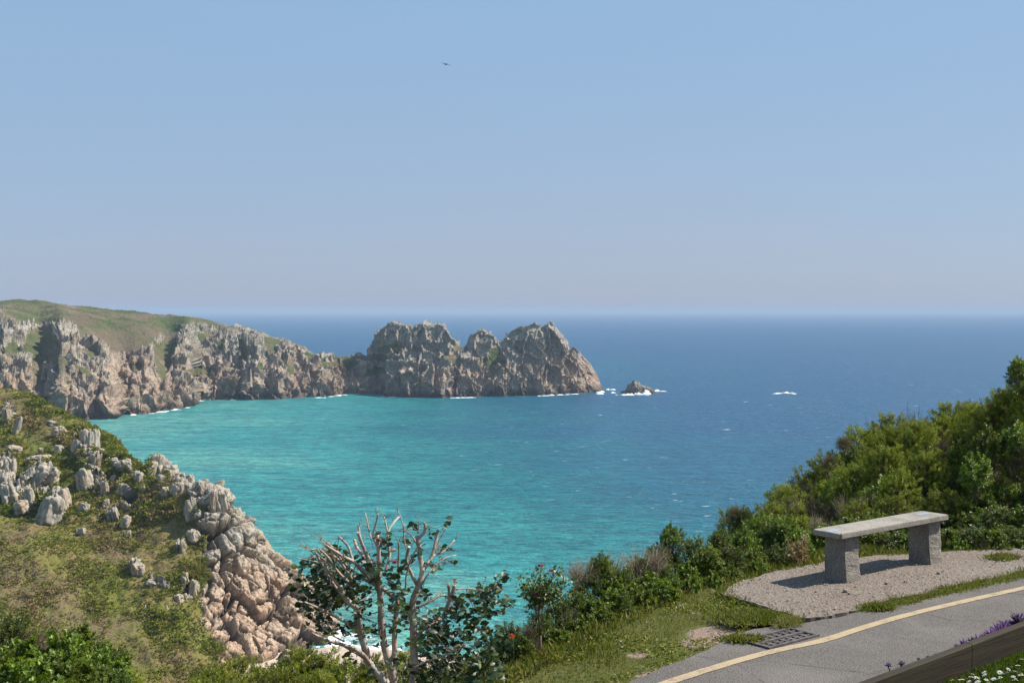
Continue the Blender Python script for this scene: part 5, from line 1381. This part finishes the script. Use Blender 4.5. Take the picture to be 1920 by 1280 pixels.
    for (kind, path, r0, r1, y0, y1, cut) in LB:
        n = len(path)
        ys = Y0 + np.linspace(y0, y1, n)
        P = np.array([at(a, b, y) for (a, b), y in zip(path, ys)]) - o0
        P = catmull(P, max(8, n * 4))
        m = len(P)
        P += np.stack([.004 * fbm(P * 14, 2, 3), .004 * fbm(P * 14 + 5, 2, 4), 0 * P[:, 0]], -1)
        rad = np.linspace(r0, r1, m) * .98 * (1 + .10 * fbm(P * 16, 2, 9))
        mb = MB(); mb.tube(P, rad, 9 if r0 > .01 else 6, .5, .08)
        t = obj('trunk' if kind == 'trunk' else 'branch', mb.mesh('limb', M['limb']), root)
        if cut:
            d = P[-1] - P[-2]; d /= np.linalg.norm(d)
            mb = MB(); mb.tube([P[-1] - d * .002, P[-1] + d * .003], [rad[-1] * .96, rad[-1] * .9], 8)
            obj('cut_end', mb.mesh('cut_end', M['cut'], False), t)
        tips.append((P, r1))
    # fine twigs
    tw = MB(); twp = []
    for (P, r1) in tips:
        for _ in range(5):
            i = rng.integers(len(P) // 3, len(P)); p = P[i]
            pxx, pyy = proj(p + o0)
            d = np.array([rng.normal(0, .7), rng.normal(0, .6), rng.uniform(.1, 1.0)]); d /= np.linalg.norm(d)
            L = rng.uniform(.04, .12) * (.6 if p[2] > 0 else 1); q = p + d * L; m = (p + q) / 2 + rng.normal(0, .012, 3)
            tw.tube([p, m, q], [.0028, .002, .0012], 4); twp.append((m, q))
    obj('twig_sprays', tw.mesh('twig_sprays', M['paletwig']), root)
    # glossy leaves: clusters (px, py, spread x, spread y, count)
    cl = [(600, 1085, 46, 28, 120), (585, 1055, 26, 14, 34), (640, 1075, 30, 18, 50), (590, 1115, 34, 18, 70), (625, 1125, 34, 22, 80), (575, 1140, 20, 10, 24), (600, 1160, 26, 14, 34), (650, 1100, 26, 18, 50), (680, 1125, 20, 30, 46), (668, 1160, 22, 22, 40), (680, 1050, 16, 12, 18), (705, 1075, 20, 18, 26), (725, 1030, 14, 22, 24), (733, 1085, 14, 22, 30), (705, 1003, 8, 6, 5), (724, 1012, 8, 6, 8), (747, 1140, 20, 26, 40), (640, 1050, 22, 8, 18), (612, 1035, 16, 8, 12), (632, 1028, 10, 6, 8),
          (775, 985, 12, 4, 6), (765, 1015, 6, 5, 5), (780, 1040, 12, 14, 14), (757, 1060, 12, 12, 12), (810, 1005, 12, 8, 5), (812, 1062, 14, 8, 8), (835, 1028, 14, 7, 9), (845, 972, 6, 6, 3), (838, 985, 8, 5, 5), (848, 1053, 6, 3, 3), (755, 1110, 20, 12, 26), (790, 1115, 20, 12, 20), (765, 1150, 20, 16, 40),
          (800, 1165, 34, 14, 70), (840, 1150, 30, 14, 46), (870, 1150, 24, 14, 30), (860, 1125, 18, 14, 16), (900, 1120, 26, 14, 44), (925, 1105, 24, 12, 34), (940, 1085, 18, 10, 14), (905, 1145, 28, 14, 44), (950, 1128, 20, 14, 22), (945, 1075, 8, 5, 5), (800, 1200, 36, 22, 130), (850, 1195, 36, 22, 130), (900, 1185, 34, 24, 110), (820, 1240, 44, 22, 130), (880, 1235, 40, 24, 120), (925, 1225, 22, 24, 60), (790, 1262, 36, 14, 60), (695, 1180, 14, 16, 18), (640, 1185, 24, 10, 12), (605, 1205, 20, 8, 8), (655, 1235, 16, 10, 8), (695, 1262, 10, 12, 6), (735, 1165, 10, 30, 14), (735, 1240, 24, 24, 22), (660, 1192, 10, 8, 5), (610, 1180, 22, 8, 14), (870, 1275, 60, 14, 90), (930, 1262, 24, 14, 30)]
    pos = []; small = []
    for (cx, cy, sx, sy, n) in cl:
        n = int(n * (.8 if (cx > 780 and cy > 1150) else 1.25)); X = rng.normal(cx, sx * .55, n); Yp = rng.normal(cy, sy * .6, n)
        low = cy > 1150 and cx > 780
        dep = Y0 + (.35 if cx > 760 else 0) + rng.normal(0, .16 if not low else .22, n)
        pos.append(at(X, Yp, dep)); small.append(np.full(n, 1.0 if not low else 1.1))
    P = np.concatenate(pos) - o0; sm = np.concatenate(small); n = len(P)
    th = rng.uniform(0, 2 * pi, n)
    D = np.stack([np.cos(th), np.sin(th), rng.uniform(-.7, .6, n)], -1)
    NN = rng.normal(0, .7, (n, 3)) + [0.15, -.35, .75]
    tint = np.clip(rng.normal(.4, .22, n), 0, 1); tint = np.where(rng.random(n) < .06, .97, tint)
    L = rng.uniform(.034, .060, n) * sm
    lf = MB(); lf.leaves(P - D * L[:, None] * .5, D, NN, L, L * rng.uniform(.56, .7, n), tint, True, .18)
    obj('foliage', lf.mesh('foliage', M['camellia'], True), root)
    # short petioles / twiglets tying leaves to limbs
    tw = MB(); LP = np.concatenate([t[0] for t in tips])
    for i in rng.choice(n, 620, replace=False):
        j = np.argmin(((LP - P[i]) ** 2).sum(1)); d = np.linalg.norm(LP[j] - P[i])
        if .02 < d < .22:
            m = (LP[j] + P[i]) / 2 + rng.normal(0, .02, 3) + [0, 0, -.02]
            tw.tube([LP[j], m, P[i]], [.0022, .0017, .0012], 4)
    obj('leaf_sprays', tw.mesh('leaf_sprays', M['twig']), root)
    for (fx, fy, dy, mt) in ((712, 1012, .0, 'pink'), (922, 1149, .4, 'pink'), (960, 1192, .3, 'red'), (852, 1090, .5, 'straw'), (740, 1055, .2, 'pink')):
        mb = MB(); k = 9 if mt != 'straw' else 6; D = rng.normal(0, 1, (k, 3)) + [0, -.3, .6]
        c = at(fx, fy, Y0 + dy) - o0
        mb.leaves(np.tile(c, (k, 1)), D, rng.normal(0, 1, (k, 3)), .024, .020, rng.random(k), True); obj('flower', mb.mesh('flower', M[mt], False), root)
camellia()

def bloom(root, c, mt, size, rng, n=11):
    mb = MB(); D = rng.normal(0, 1, (n, 3)); D[:, 2] = abs(D[:, 2]) * .6 + .1; D[:, 1] -= .3
    mb.leaves(np.tile(c, (n, 1)), D, rng.normal(0, .6, (n, 3)) + [0, 0, 1], size, size * .8, rng.random(n), True); obj('flower', mb.mesh('flower', M[mt], False), root)

# rose bush
def rose():
    rng = np.random.default_rng(17); Y = 9.3
    b = at(1012, 1225, Y); zg = float(zground(b[0], b[1])); o0 = np.array([b[0], b[1], zg]); root = empty('rose_bush', tuple(o0))
    tag(root, 'rose bush with magenta blooms standing in front of the sea', 'rose bush', 'hedge roses')
    st = MB(); lf = MB(); A = []
    T = [(985, 1080), (1000, 1070), (1013, 1062), (1030, 1075), (1050, 1062), (1065, 1072), (1075, 1090), (1060, 1105), (990, 1100), (980, 1110), (1000, 1125), (1040, 1095), (1020, 1090), (1075, 1110), (970, 1080), (1005, 1100), (1050, 1120), (1030, 1120), (995, 1140), (1062, 1085), (1045, 1075), (975, 1095), (1015, 1075)]
    root2 = at(1013, 1190, Y) - o0
    st.tube([(0, 0, -.1), root2 * .5, root2], [.014, .012, .011], 6)
    st.tube([root2, at(1010, 1150, Y) - o0, at(1012, 1130, Y) - o0], [.011, .009, .008], 6)
    hub = at(1012, 1130, Y) - o0
    for (x, y) in T:
        e = at(x, y, Y + rng.normal(0, .12)) - o0; m = (hub + e) / 2 + rng.normal(0, .02, 3)
        st.tube([hub, m, e], [.006, .004, .002], 5)
        n = 44; t = rng.uniform(.25, 1.05, n)[:, None]
        P = hub * (1 - t) ** 2 + 2 * m * t * (1 - t) + e * t * t + rng.normal(0, .024, (n, 3)); A.append(P)
    P = np.concatenate(A); n = len(P); D = rng.normal(0, 1, (n, 3)) + [0, 0, .2]
    lf.leaves(P, D, rng.normal(0, .6, (n, 3)) + [0, 0, 1], rng.uniform(.022, .042, n), rng.uniform(.013, .022, n), np.clip(rng.normal(.45, .25, n), 0, 1), True)
    obj('foliage', lf.mesh('foliage', M['dark'], False), root); obj('stems', st.mesh('stems', M['twig']), root)
    for (x, y, s) in ((1013, 1061, .026), (1033, 1071, .026), (1008, 1115, .032), (1068, 1072, .014)):
        bloom(root, at(x, y, Y - .15) - o0, 'pink', s, rng)
rose()
# orange-red flower on a thin stalk, little yellow and white wild flowers
def wild(px, py, Y, mt, size, lab, cat, hpx):
    rng = np.random.default_rng(int(px)); c = at(px, py, Y); b = at(px + 2, py + hpx, Y)
    o0 = np.array([b[0], b[1], b[2]]); root = empty('wild_flower', tuple(o0)); tag(root, lab, cat, 'wild flowers in the verge')
    mb = MB(); mb.tube([(0, 0, -.03), (c - o0) * .5 + [.004, 0, 0], c - o0], [.003, .0025, .002], 5); obj('stalk', mb.mesh('stalk', M['twig']), root)
    bloom(root, c - o0, mt, size, rng, 7)
wild(961, 1193, 8.6, 'red', .026, 'orange-red flower on a thin stalk beside the glossy bush', 'flower', 45)
wild(1067, 1203, 9.0, 'yellow', .012, 'tiny yellow wild flower in the verge grass', 'flower', 14)
for i, (x, y) in enumerate(((1213, 1166), (1156, 1199), (1275, 1135), (1164, 1202), (1268, 1145), (1300, 1150), (1370, 1066), (1296, 1182))):
    Yv = float(onplane(x, y, GZ + .05)[1]); wild(x, y, Yv, 'white', .011, 'tiny white wild flower in the verge grass by the hedge', 'flower', 8)
for i, (x, y, Y) in enumerate(((1857, 978, 14.2), (1827, 988, 14.0), (1860, 950, 14.6), (1912, 968, 14.4), (1885, 1013, 13.6))):
    wild(x, y, Y, 'white', .022, 'small white blossom among the dark leaves of the bank', 'flower', 14)

# dead straw-coloured plant beside the bench
def deadplant():
    rng = np.random.default_rng(6); b = at(1500, 1062, 12.6); zg = float(zground(b[0], b[1])); root = empty('dead_plant', (b[0], b[1], zg))
    o0 = np.array([b[0], b[1], zg]); tag(root, 'dead straw-coloured plant stalks leaning in the hedge by the bench', 'dead plant')
    st = MB(); lf = MB()
    for k in range(26):
        e = at(1470 + rng.random() * 45, 1000 + rng.random() * 45, 12.55 + rng.normal(0, .08)) - o0
        s0 = np.array([rng.normal(0, .05), rng.normal(0, .05), 0]); m = (s0 + e) / 2 + rng.normal(0, .04, 3)
        st.tube([s0, m, e], [.005, .004, .002], 4, rng.random())
        n = 12; t = rng.uniform(.3, 1, n)[:, None]
        lf.leaves(s0 * (1 - t) + e * t, rng.normal(0, 1, (n, 3)) - [0, 0, .5], rng.normal(0, 1, (n, 3)), .06, .014, rng.random(n))
    obj('stalks', st.mesh('stalks', M['straw']), root); obj('dry_leaves', lf.mesh('dry_leaves', M['straw'], False), root)
deadplant()

# ------------------------------------------------------------------ seabirds
def bird_mesh(span, white):
    me = MB()
    s = span / 2
    # body: lofted spindle, along +y
    ys = np.linspace(-.32, .32, 9) * span; rs = np.array([.004, .03, .05, .06, .062, .055, .04, .03, .006]) * span
    me.tube([(0, y, 0) for y in ys], rs, 8)
    body = me
    return body
def bird(px, py, Y, span_px, roll, yaw, mt, lab):
    c = at(px, py, Y); span = span_px * Y / F
    root = empty('seabird', tuple(c)); root.rotation_euler = (0, roll, yaw); tag(root, lab, 'bird')
    mb = bird_mesh(span, 0)
    # wings: swept, two panels each, thin but solid
    for sg in (-1, 1):
        W = [(0, .10, .0), (0, -.07, .0), (.22, .13, .05), (.22, -.02, .05), (.36, .06, .04), (.36, -.03, .04), (.50, -.08, .01), (.49, -.10, .01)]
        V = [(sg * x * span, y * span, z * span) for x, y, z in W]; V += [(a, b, c_ - .008 * span) for a, b, c_ in V]
        q = [(0, 2, 3, 1), (2, 4, 5, 3), (4, 6, 7, 5), (8, 9, 11, 10), (10, 11, 13, 12), (12, 13, 15, 14), (0, 8, 10, 2), (2, 10, 12, 4), (4, 12, 14, 6), (1, 3, 11, 9), (3, 5, 13, 11), (5, 7, 15, 13), (6, 14, 15, 7)]
        mb.add(V, q)
    T = [(-.02, -.28, 0), (.02, -.28, 0), (.06, -.40, 0), (-.06, -.40, 0)]
    V = [(x * span, y * span, z) for x, y, z in T]; V += [(a, b, c_ - .006 * span) for a, b, c_ in V]
    mb.add(V, [(0, 1, 2, 3), (4, 7, 6, 5), (2, 6, 7, 3)])
    obj('body', mb.mesh('body', M[mt]), root)
bird(836, 121, 75, 19, .22, .35, 'bird', 'dark seabird gliding high in the open sky')
bird(1608, 435, 100, 6, -.3, .6, 'whitebird', 'tiny white seabird in the sky above the horizon')
bird(1862, 388, 100, 4, .2, .3, 'bird', 'tiny dark seabird high in the sky towards the frame edge')
bird(1092, 632, 300, 5, .2, .3, 'bird', 'tiny dark seabird over the blue sea behind the headland tip')
bird(178, 796, 320, 11, -.25, -.9, 'bird', 'dark seabird skimming the turquoise water below the cliffs')

# ================================================================== HAZE
def haze():
    mb = MB(); mb.box((0, 44500, 45), (184000, 96000, 104))
    m = bpy.data.materials.new('haze'); m.use_nodes = True; t = m.node_tree; t.nodes.clear()
    o = t.nodes.new('ShaderNodeOutputMaterial'); v = t.nodes.new('ShaderNodeVolumePrincipled')
    v.inputs['Color'].default_value = (.50, .64, .82, 1); v.inputs['Density'].default_value = .000105; v.inputs['Anisotropy'].default_value = 0.0
    t.links.new(v.outputs[0], o.inputs['Volume'])
    ob = obj('haze', mb.mesh('haze', m, False)); tag(ob, 'pale sea haze hanging over the whole bay', 'haze', None, 'stuff')
haze()

# ================================================================== LIGHT
SUN_AZ = radians(16)      # from +x towards +y
SUN_EL = radians(46)
sd = np.array([cos(SUN_AZ) * cos(SUN_EL), sin(SUN_AZ) * cos(SUN_EL), sin(SUN_EL)])
sl = bpy.data.lights.new('sun', 'SUN'); sl.energy = 4.6; sl.angle = radians(.5); sl.color = (1, .955, .88)
so = bpy.data.objects.new('sun', sl); C.objects.link(so)
from mathutils import Vector
so.rotation_euler = Vector(-sd).to_track_quat('-Z', 'Y').to_euler()
w = bpy.data.worlds.new('World'); bpy.context.scene.world = w; w.use_nodes = True
nt = w.node_tree; bg = nt.nodes['Background']
sky = nt.nodes.new('ShaderNodeTexSky'); sky.sky_type = 'NISHITA'; sky.sun_disc = False
sky.sun_elevation = SUN_EL; sky.sun_rotation = radians(90) - SUN_AZ     # rotation is clockwise from +Y
sky.altitude = 70; sky.air_density = 1.0; sky.dust_density = .6; sky.ozone_density = 1.5
hz = nt.nodes.new('ShaderNodeMix'); hz.data_type = 'RGBA'; hz.inputs[0].default_value = .80
nt.links.new(sky.outputs[0], hz.inputs[6])
tc = nt.nodes.new('ShaderNodeTexCoord'); sx = nt.nodes.new('ShaderNodeSeparateXYZ'); nt.links.new(tc.outputs['Generated'], sx.inputs[0])
cl = nt.nodes.new('ShaderNodeTexNoise'); cl.inputs['Scale'].default_value = 2.2; cl.inputs['Detail'].default_value = 3
mp_ = nt.nodes.new('ShaderNodeMapping'); mp_.inputs['Scale'].default_value = (1, 1, 3); nt.links.new(tc.outputs['Generated'], mp_.inputs[0]); nt.links.new(mp_.outputs[0], cl.inputs[0])
ad = nt.nodes.new('ShaderNodeMath'); ad.operation = 'MULTIPLY_ADD'; nt.links.new(cl.outputs[0], ad.inputs[0]); ad.inputs[1].default_value = .15; nt.links.new(sx.outputs[2], ad.inputs[2])
rp = nt.nodes.new('ShaderNodeValToRGB'); nt.links.new(ad.outputs[0], rp.inputs[0]); e = rp.color_ramp.elements
e[0].position = .055; e[0].color = (.365, .435, .61, 1); e[1].position = .5; e[1].color = (.29, .475, .73, 1)
for p_, c_ in ((.14, (.34, .465, .67, 1)), (.30, (.31, .49, .73, 1))):
    q_ = e.new(p_ + .025); q_.color = c_
sc_ = nt.nodes.new('ShaderNodeVectorMath'); sc_.operation = 'SCALE'; sc_.inputs[3].default_value = 8.9; nt.links.new(rp.outputs[0], sc_.inputs[0])
nt.links.new(sc_.outputs[0], hz.inputs[7])      # milky spring air: most of the sky is thin high haze
nt.links.new(hz.outputs[2], bg.inputs[0]); bg.inputs[1].default_value = .07

# ================================================================== CAMERA
cd = bpy.data.cameras.new('camera'); co = bpy.data.objects.new('camera', cd); C.objects.link(co)
cd.sensor_width = 36; cd.lens = F / 1920 * 36; cd.clip_end = 250000; cd.clip_start = .1
co.location = (0, 0, H); co.rotation_euler = (pi / 2 - PITCH, 0, 0)
sc = bpy.context.scene; sc.camera = co
sc.view_settings.view_transform = 'Standard'; sc.view_settings.look = 'None'; sc.view_settings.exposure = .69; sc.view_settings.gamma = 1
sc.render.engine = 'CYCLES'
sc.cycles.use_denoising = True
sc.cycles.max_bounces = 6; sc.cycles.diffuse_bounces = 3; sc.cycles.glossy_bounces = 2; sc.cycles.transmission_bounces = 3; sc.cycles.volume_bounces = 0; sc.cycles.transparent_max_bounces = 6
sc.cycles.use_adaptive_sampling = False
sc.cycles.sample_clamp_indirect = 4
